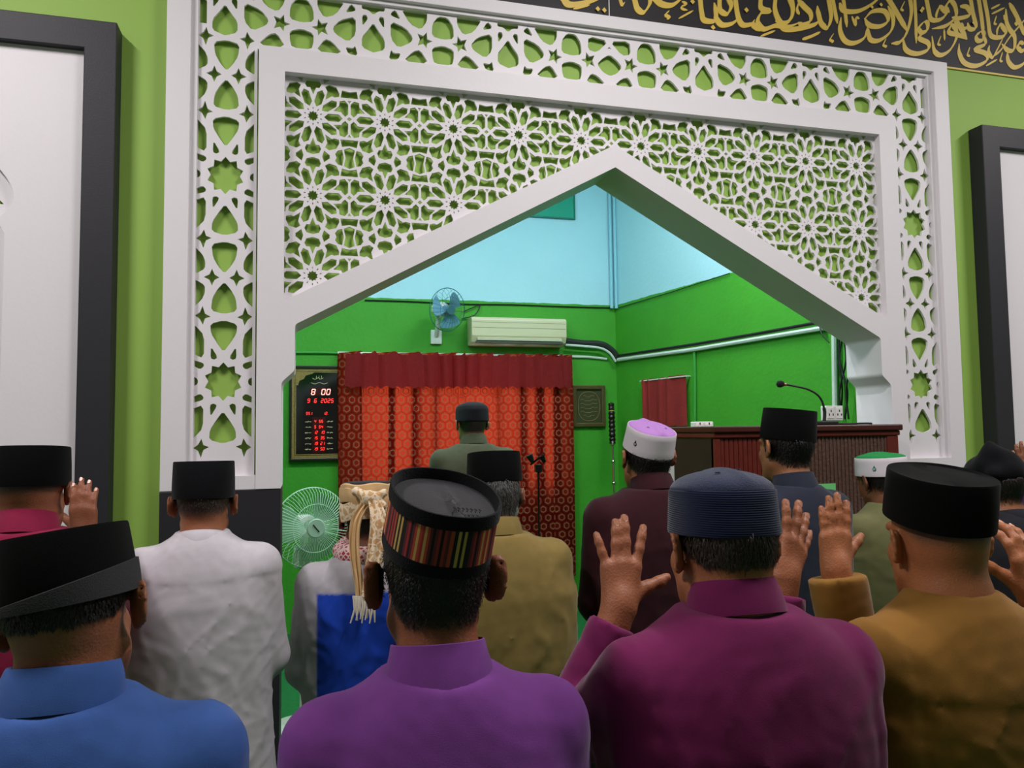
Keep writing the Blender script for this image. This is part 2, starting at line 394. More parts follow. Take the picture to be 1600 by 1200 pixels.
TC = [[(-.062, .018), (-.035, .048), (0, .070), (.035, .048), (.062, .018), (.035, -.017), (0, -.032), (-.035, -.017)],
      [(-.105, .150), (-.006, .138), (-.066, .076), (-.110, .086)], [(.006, .138), (.105, .150), (.110, .086), (.066, .076)],
      [(-.122, -.078), (-.096, -.032), (-.064, -.040), (-.024, -.078)], [(.122, -.078), (.024, -.078), (.064, -.040), (.096, -.032)],
      [(-.011, .098), (0, .112), (.011, .098), (0, .103)]]
ZT = 3.44
def top_holes():
    out = [[(x, ZT+z) for x, z in p] for p in TC]
    pos = [-1.750, -1.129, -.508, .508, 1.129, 1.750]
    for x0 in pos:
        corner = abs(x0) > 1.7
        for p in TB: out.append([(x0+x, ZT+z) for x, z in p])
        for s in (1, -1):
            if corner and s*x0 > 0: continue
            inner = abs(x0) < .6 and s*x0 < 0
            for i, p in enumerate(TH):
                q = [(x0+s*x, ZT+z) for x, z in p]; out.append(q if s > 0 else q[::-1])
            for p in TS:
                if s < 0 and not inner: continue
                if s > 0 and x0 == .508 or x0 > 1.7: pass
                q = [(x0+s*x, ZT+z) for x, z in p]; out.append(q if s > 0 else q[::-1])
            if inner:
                q = [(x0+s*(.627-x), ZT+z) for x, z in TH[3]]; out.append(q)
    # squares right of drops on the right half
    res = []
    for p in out:
        p = soften(p, 1.05); cx = sum(v[0] for v in p)/len(p); cz = sum(v[1] for v in p)/len(p)
        if abs(cx) > 1.845: continue
        if any(math.dist((cx, cz), c) < .02 for c, _ in res): continue
        res.append(((cx, cz), p))
    return [p for _, p in res]
tz1 = 3.612; XO = 1.866
bh = [p for p in top_holes() if all(v[1] < tz1-.002 for v in p)]
bout = [(-XO, 1.525), (-1.618, 1.525), (-1.618, 3.345), (1.618, 3.345), (1.618, 1.525), (XO, 1.525), (XO, tz1), (-XO, tz1)]
bh = [p for p in bh if not (abs(p[0][0]) > 1.62 and max(v[1] for v in p) < 3.42)]
for s in (-1, 1):
    bh += [[(s*1.742+x, z) for x, z in p] for p in side_holes(1.535, 3.425)]
    bh += [[(s*(1.742+.080), 3.43), (s*(1.742+.108), 3.43), (s*(1.742+.108), 3.55), (s*(1.742+.080), 3.53)]]
slab('border_lattice', bout, bh, .040, .052, M_white, portal)

# ------------------------------------------------------------------ calligraphy banner
banner = empty('calligraphy_banner', (0, WY, 3.7), 0, 'black banner with gold Arabic calligraphy above the portal', 'banner')
BY = WY-.005
def child_shift(o, e):
    o.matrix_parent_inverse = Matrix.Translation(-Vector(e.location)); return o
bl = at(1479, 104, BY)[2]
child_shift(box('cloth', (-2.4, BY, bl), (3.6, WY-.001, 4.42), M_banner, banner), banner)
child_shift(box('gold_border', (-2.4, BY-.003, max(bl-.022, 3.687)), (3.6, WY-.001, bl), M_gold, banner), banner)
sx = at(951.5, 10, BY)[0]
child_shift(box('seam_strip', (sx-.0025, BY-.002, bl), (sx+.0025, BY, 4.42), M_plastic, banner), banner)
NIB = math.radians(52)
def spline(pts, n=8):
    P = [np.array(p, float) for p in pts]; P = [2*P[0]-P[1]]+P+[2*P[-1]-P[-2]]; out = []
    for i in range(1, len(P)-2):
        for k in range(n):
            t = k/n; a, b, c, d = P[i-1:i+3]
            out.append(.5*((2*b)+(-a+c)*t+(2*a-5*b+4*c-d)*t*t+(-a+3*b-3*c+d)*t**3))
    return np.array(out+[P[-2]])
NSTK = [0]
def stroke(kind, pts, w=1., pen=True):
    pts = [tuple(map(float, p)) for p in pts]
    if len(pts) > 2:
        if pts[0][1] < 0: d_ = np.array(pts[0])-np.array(pts[1]); d_ = d_/np.linalg.norm(d_); pts = [(pts[0][0]+d_[0]*110, pts[0][1]-90)]+pts
        if pts[-1][1] < 0: d_ = np.array(pts[-1])-np.array(pts[-2]); d_ = d_/np.linalg.norm(d_); pts = pts+[(pts[-1][0]+d_[0]*60, pts[-1][1]-60)]
    mbc = MB(); NSTK[0] += 1; yo = BY-.003-.00003*NSTK[0]
    x0, sc = (860, 4.2105) if kind == 'a' else (1220, 4.2105)
    if len(pts) > 2: q = spline(pts, 7)
    else: q = np.array([np.array(pts[0])*(1-t)+np.array(pts[1])*t for t in np.linspace(0, 1, 6)], float)
    q = np.array([at(x0+x/sc, y/sc, BY)[[0, 2]] for x, y in q])
    q[:, 1] = np.maximum(q[:, 1], 3.708)
    T = np.gradient(q, axis=0); T /= np.linalg.norm(T, axis=1)[:, None]+1e-9
    nib = np.array([math.cos(NIB), math.sin(NIB)]); n = len(q)
    N2 = np.stack([-T[:, 1], T[:, 0]], 1)
    wd = .0045+.0135*np.abs(T@np.array([-nib[1], nib[0]]))**1.2
    u = np.linspace(0, 1, n); wd = wd*w*np.clip(np.minimum(u*6+.35, (1-u)*6+.2), 0, 1)
    V = []
    for i in range(n):
        a = q[i]+N2[i]*wd[i]; b = q[i]-N2[i]*wd[i]
        yo -= .00001; V += [(a[0], yo, a[1]), (b[0], yo, b[1]), (a[0], BY, a[1]), (b[0], BY, b[1])]
    Fc = []
    for i in range(n-1):
        k = i*4; Fc += [(k, k+4, k+5, k+1), (k, k+2, k+6, k+4), (k+1, k+5, k+7, k+3)]
    mbc.add(V, Fc); child_shift(mbc.build('gold_letter', M_gold, banner), banner)
def dia(kind, x, y, r=13):
    x0, sc = (860, 4.2105) if kind == 'a' else (1220, 4.2105)
    V = [at(x0+(x+a)/sc, (y+b)/sc, BY-.009) for a, b in ((-r, -2), (0, -r-2), (r, 2), (2, r+2))]
    V += [at(x0+(x+a)/sc, (y+b)/sc, BY) for a, b in ((-r, -2), (0, -r-2), (r, 2), (2, r+2))]
    child_shift(MB().add(V, [(0, 1, 2, 3), (0, 4, 5, 1), (1, 5, 6, 2), (2, 6, 7, 3), (3, 7, 4, 0)]).build('letter_dot', M_gold, banner), banner)
for k, p, *w in [
 ('b', [(1600, 285), (1570, 285), (1558, 310), (1580, 335), (1610, 320)]), ('b', [(1488, 350), (1495, 405), (1530, 443), (1580, 430), (1620, 390)]),
 ('b', [(1500, 20), (1545, 100), (1585, 190), (1605, 240)]), ('b', [(1610, 120), (1560, 180), (1500, 250), (1445, 330), (1390, 378)], .8),
 ('b', [(1478, 60), (1482, 140), (1500, 190), (1535, 245), (1530, 325), (1490, 332), (1450, 290)]), ('b', [(1370, 300), (1365, 340), (1390, 378), (1425, 320), (1462, 245)], .8),
 ('b', [(1335, -10), (1358, 110), (1372, 215), (1395, 245), (1450, 245), (1475, 215), (1445, 168), (1422, 195), (1418, 240)]),
 ('b', [(1312, 208), (1285, 236), (1292, 268), (1325, 262), (1332, 222), (1312, 206)]), ('b', [(1330, 225), (1342, 290), (1275, 325), (1345, 355), (1350, 400), (1280, 435), (1205, 415), (1172, 350), (1170, 288)]),
 ('b', [(1298, -10), (1318, 120), (1330, 232)]), ('b', [(1245, -10), (1262, 90), (1280, 180), (1240, 192), (1226, 150)]), ('b', [(1230, 180), (1198, 188), (1188, 150)], .8), ('b', [(1195, 185), (1160, 165), (1150, 138), (1185, 195), (1222, 262)]),
 ('b', [(1222, 258), (1165, 232), (1105, 215), (1118, 172), (1145, 190), (1152, 250), (1110, 330), (1050, 364), (1008, 335), (992, 240)]), ('b', [(1072, 195), (1075, 268)], .5),
 ('b', [(1175, 45), (1222, 50), (1238, 100), (1170, 122), (1120, 118)]), ('b', [(1105, 85), (1085, 45), (1112, 8), (1142, 40), (1148, 110), (1085, 170), (990, 193)]),
 ('b', [(955, -10), (970, 70), (988, 130), (1045, 130), (1082, 92), (1045, 50), (1022, 92), (1020, 125)]),
 ('b', [(938, 145), (908, 182), (922, 215), (958, 200), (962, 155), (938, 145)]), ('b', [(960, 195), (908, 250), (965, 285), (962, 330), (890, 355), (822, 330), (800, 248)]),
 ('b', [(878, -10), (886, 140), (888, 288)], .8), ('b', [(848, -10), (856, 90), (826, 215), (780, 278), (722, 290)]), ('b', [(702, -10), (765, 95), (832, 212)]),
 ('b', [(545, 130), (600, 78), (680, 78), (702, 138), (650, 175), (580, 168), (548, 120)]), ('b', [(572, 190), (588, 262), (650, 265), (722, 205), (736, 120), (702, 40)]),
 ('b', [(572, 175), (548, 248), (480, 285), (420, 270), (388, 200), (394, 115)]), ('b', [(408, -10), (422, 90), (432, 182)], .8), ('b', [(385, 20), (412, 72), (500, 76), (580, 40), (640, -10)]),
 ('b', [(338, -10), (355, 80), (370, 158)], .8), ('b', [(312, -10), (328, 110), (305, 182), (265, 158), (245, 90), (238, 40)]), ('b', [(110, 0), (150, 45), (192, 90), (190, 140), (140, 165), (110, 150)]),
 ('b', [(252, 135), (215, 165), (120, 190), (40, 195), (-20, 175)], 1.1), ('b', [(120, 10), (105, 60), (118, 100)], .6), ('b', [(55, -10), (76, 60), (62, 130), (10, 158), (-40, 140)]),
 ('b', [(138, 262), (200, 240), (258, 212)], .8), ('b', [(345, 222), (322, 262), (340, 275), (330, 285)], .5), ('b', [(690, 255), (672, 298), (690, 308), (682, 318)], .5),
 ('b', [(465, 108), (490, 168), (492, 120), (515, 125)], .5), ('b', [(1050, 238), (1032, 290), (1050, 298)], .5), ('b', [(1240, 312), (1225, 362), (1242, 370)], .5),
 ('b', [(1382, 95), (1470, 52)], .6), ('b', [(1378, 62), (1440, 30)], .6), ('b', [(1345, 436), (1420, 392)], .6), ('b', [(1415, 105), (1402, 155), (1418, 160)], .5), ('b', [(1455, 345), (1440, 398), (1456, 405)], .5),
 ('b', [(812, 10), (790, 60), (806, 72)], .5), ('b', [(1465, 100), (1470, 140)], .5), ('b', [(1545, 120), (1550, 165), (1535, 150)], .5),
 ('a', [(1380, -15), (1385, 55), (1440, 76), (1385, 88), (1362, 145), (1400, 193), (1480, 172), (1560, 178), (1640, 150)]), ('a', [(1478, -15), (1476, 70), (1510, 148), (1560, 142), (1592, 80), (1582, -15)]),
 ('a', [(1212, -15), (1232, 110), (1262, 165), (1320, 160), (1342, 130)]), ('a', [(1318, 158), (1362, 188), (1400, 192)]),
 ('a', [(1110, -10), (1115, 70), (1160, 92), (1186, 45), (1170, -10)]), ('a', [(1098, 60), (1088, 118), (1125, 165), (1190, 158), (1240, 120)]),
 ('a', [(982, -15), (992, 80), (1010, 135), (1078, 138), (1086, 80), (1075, 20)]), ('a', [(862, 12), (892, 30), (862, 45), (868, 62), (900, 70)], .45), ('a', [(840, 126), (938, 72)], .6), ('a', [(780, 72), (756, 100), (780, 118), (762, 130)], .6),
 ('a', [(680, -15), (730, 30), (800, 35), (860, -10)], 1.1), ('a', [(548, -15), (570, 60), (612, 82), (648, 35), (656, -15)]), ('a', [(452, -15), (470, 35), (488, 15)], .6), ('a', [(80, -15), (120, 32), (220, 22), (320, -15)], 1.1), ('a', [(148, 62), (258, 34)], .6), ('a', [(1378, 242), (1476, 204)], .6)]:
    stroke(k, p, *(w or [1.]))
for x, y in ((1070, 180), (1290, 65), (312, 58), (355, 66), (935, 10)): dia('a', x, y, 16)
for x, y in ((935, 55), (1270, 150), (600, 45), (660, 30), (925, 70)): dia('b', x, y, 12)

# ------------------------------------------------------------------ black framed wall panels
def wall_panel(x0, x1, z0, z1, label, hole_c):
    fy = WY-.092; fwid = .118
    e = empty('wall_panel', ((x0+x1)/2, WY, z0), 0, label, 'wall panel'); inv = lambda o: child_shift(o, e)
    inv(slab('frame', [(x0, z0), (x1, z0), (x1, z1), (x0, z1)], [[(x0+fwid, z0+fwid), (x1-fwid, z0+fwid), (x1-fwid, z1-fwid), (x0+fwid, z1-fwid)]], fy, WY-.0005, M_black, e, bevel=.004))
    ho = []
    w2 = .30; zs = 2.62
    ho = [(hole_c-w2, 1.05), (hole_c+w2, 1.05), (hole_c+w2, zs-.14), (hole_c+w2*.93, zs-.08), (hole_c+w2*1.08, zs-.02), (hole_c+w2*1.05, zs+.06), (hole_c+w2*.8, zs+.16), (hole_c+w2*.62, zs+.2), (hole_c+w2*.5, zs+.33), (hole_c, zs+.5)]
    up_ = [tuple(v) for v in spline(ho[2:], 4)]; ho = ho[:2]+up_+[(2*hole_c-x, z) for x, z in up_[::-1][1:]]
    inv(slab('board', [(x0+fwid-.01, z0+fwid-.01), (x1-fwid+.01, z0+fwid-.01), (x1-fwid+.01, z1-fwid+.01), (x0+fwid-.01, z1-fwid+.01)], [ho], WY-.06, WY-.03, M_white, e, bevel=.002))
    hl = []; o2 = [(hole_c-w2-.03, 1.03), (hole_c+w2+.03, 1.03), (hole_c+w2+.03, zs+.56), (hole_c-w2-.03, zs+.56)]
    for i in range(-2, 3):
        for j in range(-1, 6):
            for h in cell:
                p = [(hole_c+1.3*(CW*i+x), 1.2+1.3*(CH*j+z)) for x, z in h]
                if all(o2[0][0]+.004 < v[0] < o2[1][0]-.004 and o2[0][1]+.004 < v[1] < o2[2][1]-.004 for v in p): hl.append(p)
    inv(slab('lattice', o2, hl, WY-.029, WY-.014, M_white, e))
    return e
lx = at(183, 35, WY-.092); rx = at(1534, 194, WY-.092)
wall_panel(lx[0]-1.35, lx[0], .45, lx[2], 'black framed white board with an arched lattice window, beside the man in crimson', lx[0]-.118-.27-.30)
wall_panel(rx[0], rx[0]+1.35, .45, rx[2], 'black framed white board beside the gold lettered banner end', rx[0]+.118+.27+.30)

# ------------------------------------------------------------------ niche: window, curtain
def window(name, fn, x0, z0, x1, z1, label):
    e = empty(name, (0, 0, 0)); struct(e, label)
    m = M_plastic; t = .04
    slab('window_frame', [(x0, z0), (x1, z0), (x1, z1), (x0, z1)], [[(x0+t, z0+t), (x1-t, z0+t), (x1-t, z1-t), (x0+t, z1-t)]], .05, .09, m, e, fn=fn)
    n = 3 if x1-x0 > 1 else 1; w = (x1-x0-2*t)/n
    for i in range(n):
        slab('pane', [(x0+t+w*i+.006, z0+t), (x0+t+w*(i+1)-.006, z0+t), (x0+t+w*(i+1)-.006, z1-t), (x0+t+w*i+.006, z1-t)], [], .065, .072, mat('frosted_pane', (235, 240, 240), .4, alpha=.3), e, fn=fn)
        if i: slab('mullion', [(x0+t+w*i-.014, z0+t), (x0+t+w*i+.014, z0+t), (x0+t+w*i+.014, z1-t), (x0+t+w*i-.014, z1-t)], [], .05, .09, m, e, fn=fn)
    return e
window('window_1', lambda x, y, z: (x, BWY+y, z), *win, 'window behind the large red curtain')
window('window_2', rw, *sw, 'small window behind the short red curtain')

def curtain_mat(name, base, ringc, sc):
    m = bpy.data.materials.new(name); m.use_nodes = True; nt = m.node_tree; N = nt.nodes; L = nt.links
    N.remove(N['Principled BSDF']); out = N['Material Output']
    at_ = N.new('ShaderNodeUVMap'); at_.uv_map = 'UVMap'
    def mth(op, a, b=None, c=None):
        n = N.new('ShaderNodeMath'); n.operation = op
        for i, v in enumerate((a, b, c)):
            if v is None: continue
            if isinstance(v, (int, float)): n.inputs[i].default_value = v
            else: L.new(v, n.inputs[i])
        return n.outputs[0]
    sp = N.new('ShaderNodeSeparateXYZ'); L.new(at_.outputs[0], sp.inputs[0])
    U = mth('MULTIPLY', sp.outputs[0], sc); V = mth('MULTIPLY', sp.outputs[1], sc)
    def hexd(ou, ov):
        a = mth('SUBTRACT', mth('FRACT', mth('ADD', U, ou)), .5); b = mth('SUBTRACT', mth('FRACT', mth('ADD', mth('DIVIDE', V, 1.732), ov)), .5)
        b = mth('MULTIPLY', b, 1.732); a = mth('ABSOLUTE', a); b = mth('ABSOLUTE', b)
        return mth('MAXIMUM', a, mth('ADD', mth('MULTIPLY', a, .5), mth('MULTIPLY', b, .866)))
    h = mth('MINIMUM', hexd(0, 0), hexd(.5, .5))
    ring = mth('LESS_THAN', mth('ABSOLUTE', mth('SUBTRACT', h, .27)), .055); line = mth('GREATER_THAN', h, .47)
    pat = mth('MAXIMUM', ring, mth('MULTIPLY', line, .0))
    mx = N.new('ShaderNodeMix'); mx.data_type = 'RGBA'; L.new(pat, mx.inputs[0]); mx.inputs[6].default_value = lin(base); mx.inputs[7].default_value = lin(ringc)
    mx2 = N.new('ShaderNodeMix'); mx2.data_type = 'RGBA'; L.new(mth('MULTIPLY', line, .7), mx2.inputs[0]); L.new(mx.outputs[2], mx2.inputs[6]); mx2.inputs[7].default_value = lin((60, 18, 16))
    d = N.new('ShaderNodeBsdfDiffuse'); t = N.new('ShaderNodeBsdfTranslucent'); s = N.new('ShaderNodeMixShader'); s.inputs[0].default_value = .62
    tm = N.new('ShaderNodeMix'); tm.data_type = 'RGBA'; L.new(mth('MAXIMUM', ring, mth('MULTIPLY', line, .8)), tm.inputs[0]); tm.inputs[6].default_value = lin((196, 62, 36)); tm.inputs[7].default_value = lin((120, 40, 28))
    L.new(mx2.outputs[2], d.inputs[0]); L.new(tm.outputs[2], t.inputs[0]); L.new(d.outputs[0], s.inputs[1]); L.new(t.outputs[0], s.inputs[2]); L.new(s.outputs[0], out.inputs[0])
    return m
def cloth(name, parent, x0, x1, z0, z1, fold, fn, m, nx=260, nz=26, seed=0, ruffle=0., yb=0., over=0., wl_=.17):
    rg = np.random.default_rng(seed); ph = rg.uniform(0, 6.28, 6); V = []; UV = []
    W_ = x1-x0
    for j in range(nz+1):
        v = j/nz
        for i in range(nx+1):
            u = i/nx; X = x0+W_*u; Z = z0+(z1-z0)*v
            k = W_/wl_
            ph_ = 2*math.pi*(k*u+.35*math.sin(5*u+ph[0])+.25*math.sin(13*u+ph[1])+.12*(1-v)*math.sin(9*u+ph[2]))
            amp = fold*(.65+.35*math.sin(7*u+ph[3])+.25*math.sin(19*u+ph[4]))
            y = yb+amp*(math.sin(ph_)+.25*math.sin(2*ph_+ph[5]))
            dz = ruffle*math.sin(ph_*1.0+1)*(v > .97)+ruffle*.5*math.sin(ph_*2.3)*(v < .03)
            X += over*math.cos(ph_)*(.7+.3*math.sin(11*u+ph[2]))
            V.append(fn(X, y, Z+dz)); UV.append((u*W_*1.25, v*(z1-z0)))
    A_ = np.array(V).reshape(nz+1, nx+1, 3); sg_ = np.linalg.norm(np.diff(A_[:, :, :2], axis=1), axis=2); cu = np.concatenate([np.zeros((nz+1, 1)), np.cumsum(sg_, 1)], 1)
    UV = [(cu[nz//2, i], UV[j*(nx+1)+i][1]) for j in range(nz+1) for i in range(nx+1)]
    n = nx+1
    Fc = [(j*n+i, j*n+i+1, (j+1)*n+i+1, (j+1)*n+i) for j in range(nz) for i in range(nx)]
    me = mesh(V, Fc); uv = me.uv_layers.new(name='UVMap')
    for lp in me.loops: uv.data[lp.index].uv = UV[lp.vertex_index]
    return link(name, me, m, parent, True)
M_cur = curtain_mat('curtain_red', (140, 34, 26), (206, 132, 100), 1/.090)
M_val = mat('valance_lace', (140, 26, 28), .8, bump=.5, bscale=90, vary=.4, vscale=40)
_n = M_val.node_tree; _t = _n.nodes.new('ShaderNodeBsdfTranslucent'); _t.inputs[0].default_value = lin((170, 30, 28)); _m = _n.nodes.new('ShaderNodeMixShader'); _m.inputs[0].default_value = .4
_n.links.new(_n.nodes['Principled BSDF'].outputs[0], _m.inputs[1]); _n.links.new(_t.outputs[0], _m.inputs[2]); _n.links.new(_m.outputs[0], _n.nodes['Material Output'].inputs[0])
cl, cr_ = at(533, 548, BWY-.06), at(885, 550, BWY-.06)
cur = empty('window_curtain', (cl[0], BWY, .0), 0, 'large red patterned curtain with lace valance on the green wall', 'curtain')
bf = lambda x, y, z: (x, BWY-.085+y, z)
child_shift(cloth('drape', cur, cl[0], cr_[0], .35, cl[2]-.01, .042, bf, M_cur, seed=3, ruffle=.010, over=.085, nx=480, wl_=.21), cur)
vz = at(700, 606, BWY-.1)[2]
child_shift(cloth('valance', cur, cl[0]+.04, cr_[0], vz, cl[2]-.03, .020, lambda x, y, z: (x, BWY-.165+y, z), M_val, seed=8, ruffle=.022, nz=30, wl_=.14, over=.02), cur)
child_shift(MB().tube([(cl[0]-.03, BWY-.075, cl[2]-.02), (cr_[0]+.03, BWY-.075, cl[2]-.02)], .010).build('rod', M_conduit, cur), cur)
for x in (cl[0]-.01, cr_[0]+.01): child_shift(box('rod_bracket', (x-.008, BWY-.08, cl[2]-.03), (x+.008, BWY, cl[2]-.01), M_conduit, cur), cur)
M_cur2 = mat('short_curtain_red', (140, 36, 34), .85, bump=.3, bscale=60, vary=.2)
c2 = empty('short_curtain', tuple(atR(1043, 630)), 0, 'short dark red curtain beside the lectern on the side wall', 'curtain')
k0, k1 = atR(1009, 594), atR(1078, 590); kb = atR(1045, 666)
child_shift(cloth('drape', c2, (k0-RW0)@RWD, (k1-RW0)@RWD, kb[2], k0[2], .010, lambda x, y, z: rw(x, y-.05, z), M_cur2, nx=120, nz=12, seed=5, ruffle=.006), c2)
a_, b_ = (k0-RW0)@RWD, (k1-RW0)@RWD
child_shift(MB().tube([rw(a_-.02, -.05, k0[2]-.01), rw(b_+.02, -.05, k0[2]-.01)], .006).build('rod', M_conduit, c2), c2)
for q in (a_-.005, b_+.005): child_shift(MB().tube([rw(q, 0, k0[2]-.01), rw(q, -.05, k0[2]-.01)], .006).build('rod_bracket', M_conduit, c2), c2)

# ------------------------------------------------------------------ air conditioner
p0, p1 = at(737, 494, BWY-.2), at(886, 540, BWY-.2)
ac = empty('air_conditioner', (p0[0], BWY, p1[2]), 0, 'cream split air conditioner mounted above the red curtain', 'air conditioner')
M_ac = mat('ac_cream', (202, 192, 156), .35)
h_ = p0[2]-p1[2]
prof = [(0, 0), (-.12, -.0), (-.17, .02), (-.2, .08), (-.2, h_-.02), (-.18, h_), (0, h_)]
V = [(x, BWY+y, p1[2]+z) for x in (p0[0], p1[0]) for y, z in prof]; n = len(prof)
child_shift(MB().add(V, [(i, (i+1) % n, n+(i+1) % n, n+i) for i in range(n)]+[tuple(range(n))[::-1], tuple(range(n, 2*n))]).build('casing', M_ac, ac, bevel=.008), ac)
child_shift(box('air_flap', (p0[0]+.05, BWY-.206, p1[2]+.035), (p1[0]-.05, BWY-.16, p1[2]+.062), mat('ac_flap', (190, 184, 156), .4), ac, bevel=.004), ac)
child_shift(box('outlet_slot', (p0[0]+.04, BWY-.2005, p1[2]+.012), (p1[0]-.04, BWY-.16, p1[2]+.03), mat('ac_slot', (70, 68, 60), .6), ac), ac)
child_shift(box('panel_seam', (p0[0]+.01, BWY-.2008, p1[2]+.15), (p1[0]-.01, BWY-.19, p1[2]+.154), mat('ac_seam', (130, 126, 110), .6), ac), ac)
child_shift(box('panel_seam', (p0[0]+.01, BWY-.2008, p1[2]+.2), (p1[0]-.01, BWY-.19, p1[2]+.203), mat('ac_seam'), ac), ac)
def pipe(name, pts, r, m, label, cat='pipe'):
    return tag(MB().tube(pts, r, 8).build(name, m, None, True), label, cat)
def px_path(pts, Y, n=6): return spline([at(x, y, Y) for x, y in pts], n)
pipe('refrigerant_pipe', px_path([(884, 533), (910, 536), (940, 538), (957, 548), (965, 560)], BWY-.04), .030, mat('pipe_wrap', (40, 42, 40), .7), 'black wrapped pipe running from the air conditioner to the corner')
pipe('drain_hose', px_path([(884, 539), (912, 541), (938, 544), (953, 552), (962, 565)], BWY-.08), .012, M_conduit, 'white drain hose below the black air conditioner pipe')
pipe('cable_conduit', px_path([(886, 557), (920, 558), (948, 561)], BWY-.015), .012, M_conduit, 'white conduit from the curtain edge to the corner', 'conduit')
pipe('cable_conduit', px_path([(455, 551), (500, 551), (536, 552)], BWY-.015), .010, mat('conduit_painted', (60, 150, 60), .5), 'green painted conduit above the digital clock', 'conduit')
pr_ = [atR(966, 562, .02), atR(1085, 546, .02), atR(1180, 530, .02), atR(1290, 512, .02)]
pipe('cable_conduit', pr_, .019, M_conduit, 'long white conduit sloping along the green side wall', 'conduit')
pipe('dark_line', [atR(966, 556, .03), atR(1085, 538, .03), atR(1180, 522, .03), atR(1278, 504, .03)], .012, M_cable, 'dark line just above the long white conduit', 'cable')  # dark gap line above the conduit, built as a black tube
pipe('cable_conduit', [atR(1085, 546, .015), atR(1086, 600, .015), atR(1086, 662, .015)], .013, mat('conduit_painted'), 'green painted upright conduit beside the short curtain', 'conduit')
pipe('cable_conduit', [atR(1303, 512, .02), atR(1304, 580, .02), atR(1305, 650, .02)], .018, M_conduit, 'white upright conduit beside the portal jamb', 'conduit')
for i, (xa, xb, xc) in enumerate(((1312, 1311, 1316), (1314, 1322, 1312), (1320, 1312, 1324), (1326, 1330, 1322))):
    tag(MB().tube(spline([atR(xa, 508, .02+.016*i), atR(xb, 560, .02+.016*i), atR(xc, 610, .02+.016*i), atR(xa, 655, .02+.016*i)], 6), .006).build('hanging_cable', M_cable, None, True), ('black hanging cable closest to the white upright conduit', 'black hanging cable second from the white upright conduit', 'black hanging cable third from the white upright conduit', 'black hanging cable closest to the portal jamb')[i], 'cable', 'cables hanging by the portal jamb')
tag(MB().tube(spline([atR(1280, 506, .03), atR(1284, 522, .05), atR(1296, 536, .04)], 6), .004).build('loose_wire', M_cable, None, True), 'loose thin wire at the end of the long conduit', 'cable')
pipe('boundary_wire', px_path([(570, 469), (640, 471), (720, 475), (800, 476), (880, 479), (958, 481)], BWY-.012), .006, M_cable, 'thin dark wire strung along the blue and green paint edge', 'cable')
pipe('boundary_wire', [atR(966, 481, .012), atR(1050, 456, .012), atR(1140, 427, .012)], .004, M_cable, 'thin dark wire along the paint edge of the side wall', 'cable')
M_bluepipe = mat('pipe_blue', (138, 196, 212), .5)
z5 = at(957, 480, BWY-.03)[2]
for dx in (0, 7): pipe('corner_pipe', [at(956+dx, 482, BWY-.03-.02*(dx > 0)), [*at(956+dx, 482, BWY-.03-.02*(dx > 0))[:2], NCEIL-.01]], .017, M_bluepipe, ('pale blue pipe rising on the back wall beside the niche corner', 'pale blue pipe rising in the niche corner itself')[dx > 0])
q0, q1 = at(820, 250, BWY-.02), at(897, 341, BWY-.02)
tl = empty('teal_hatch', (q0[0], BWY, q1[2]), 0, 'teal board fixed high on the pale blue wall', 'board')
child_shift(box('board', (q0[0], BWY-.02, q1[2]), (q1[0], BWY, 4.3), mat('teal_board', (20, 150, 120), .6), tl, bevel=.003), tl)
child_shift(slab('edge_trim', [(q0[0]-.012, q1[2]-.012), (q1[0]+.012, q1[2]-.012), (q1[0]+.012, 4.31), (q0[0]-.012, 4.31)], [[(q0[0], q1[2]), (q1[0], q1[2]), (q1[0], 4.3), (q0[0], 4.3)]], BWY-.026, BWY, mat('teal_trim', (30, 110, 95), .6), tl), tl)

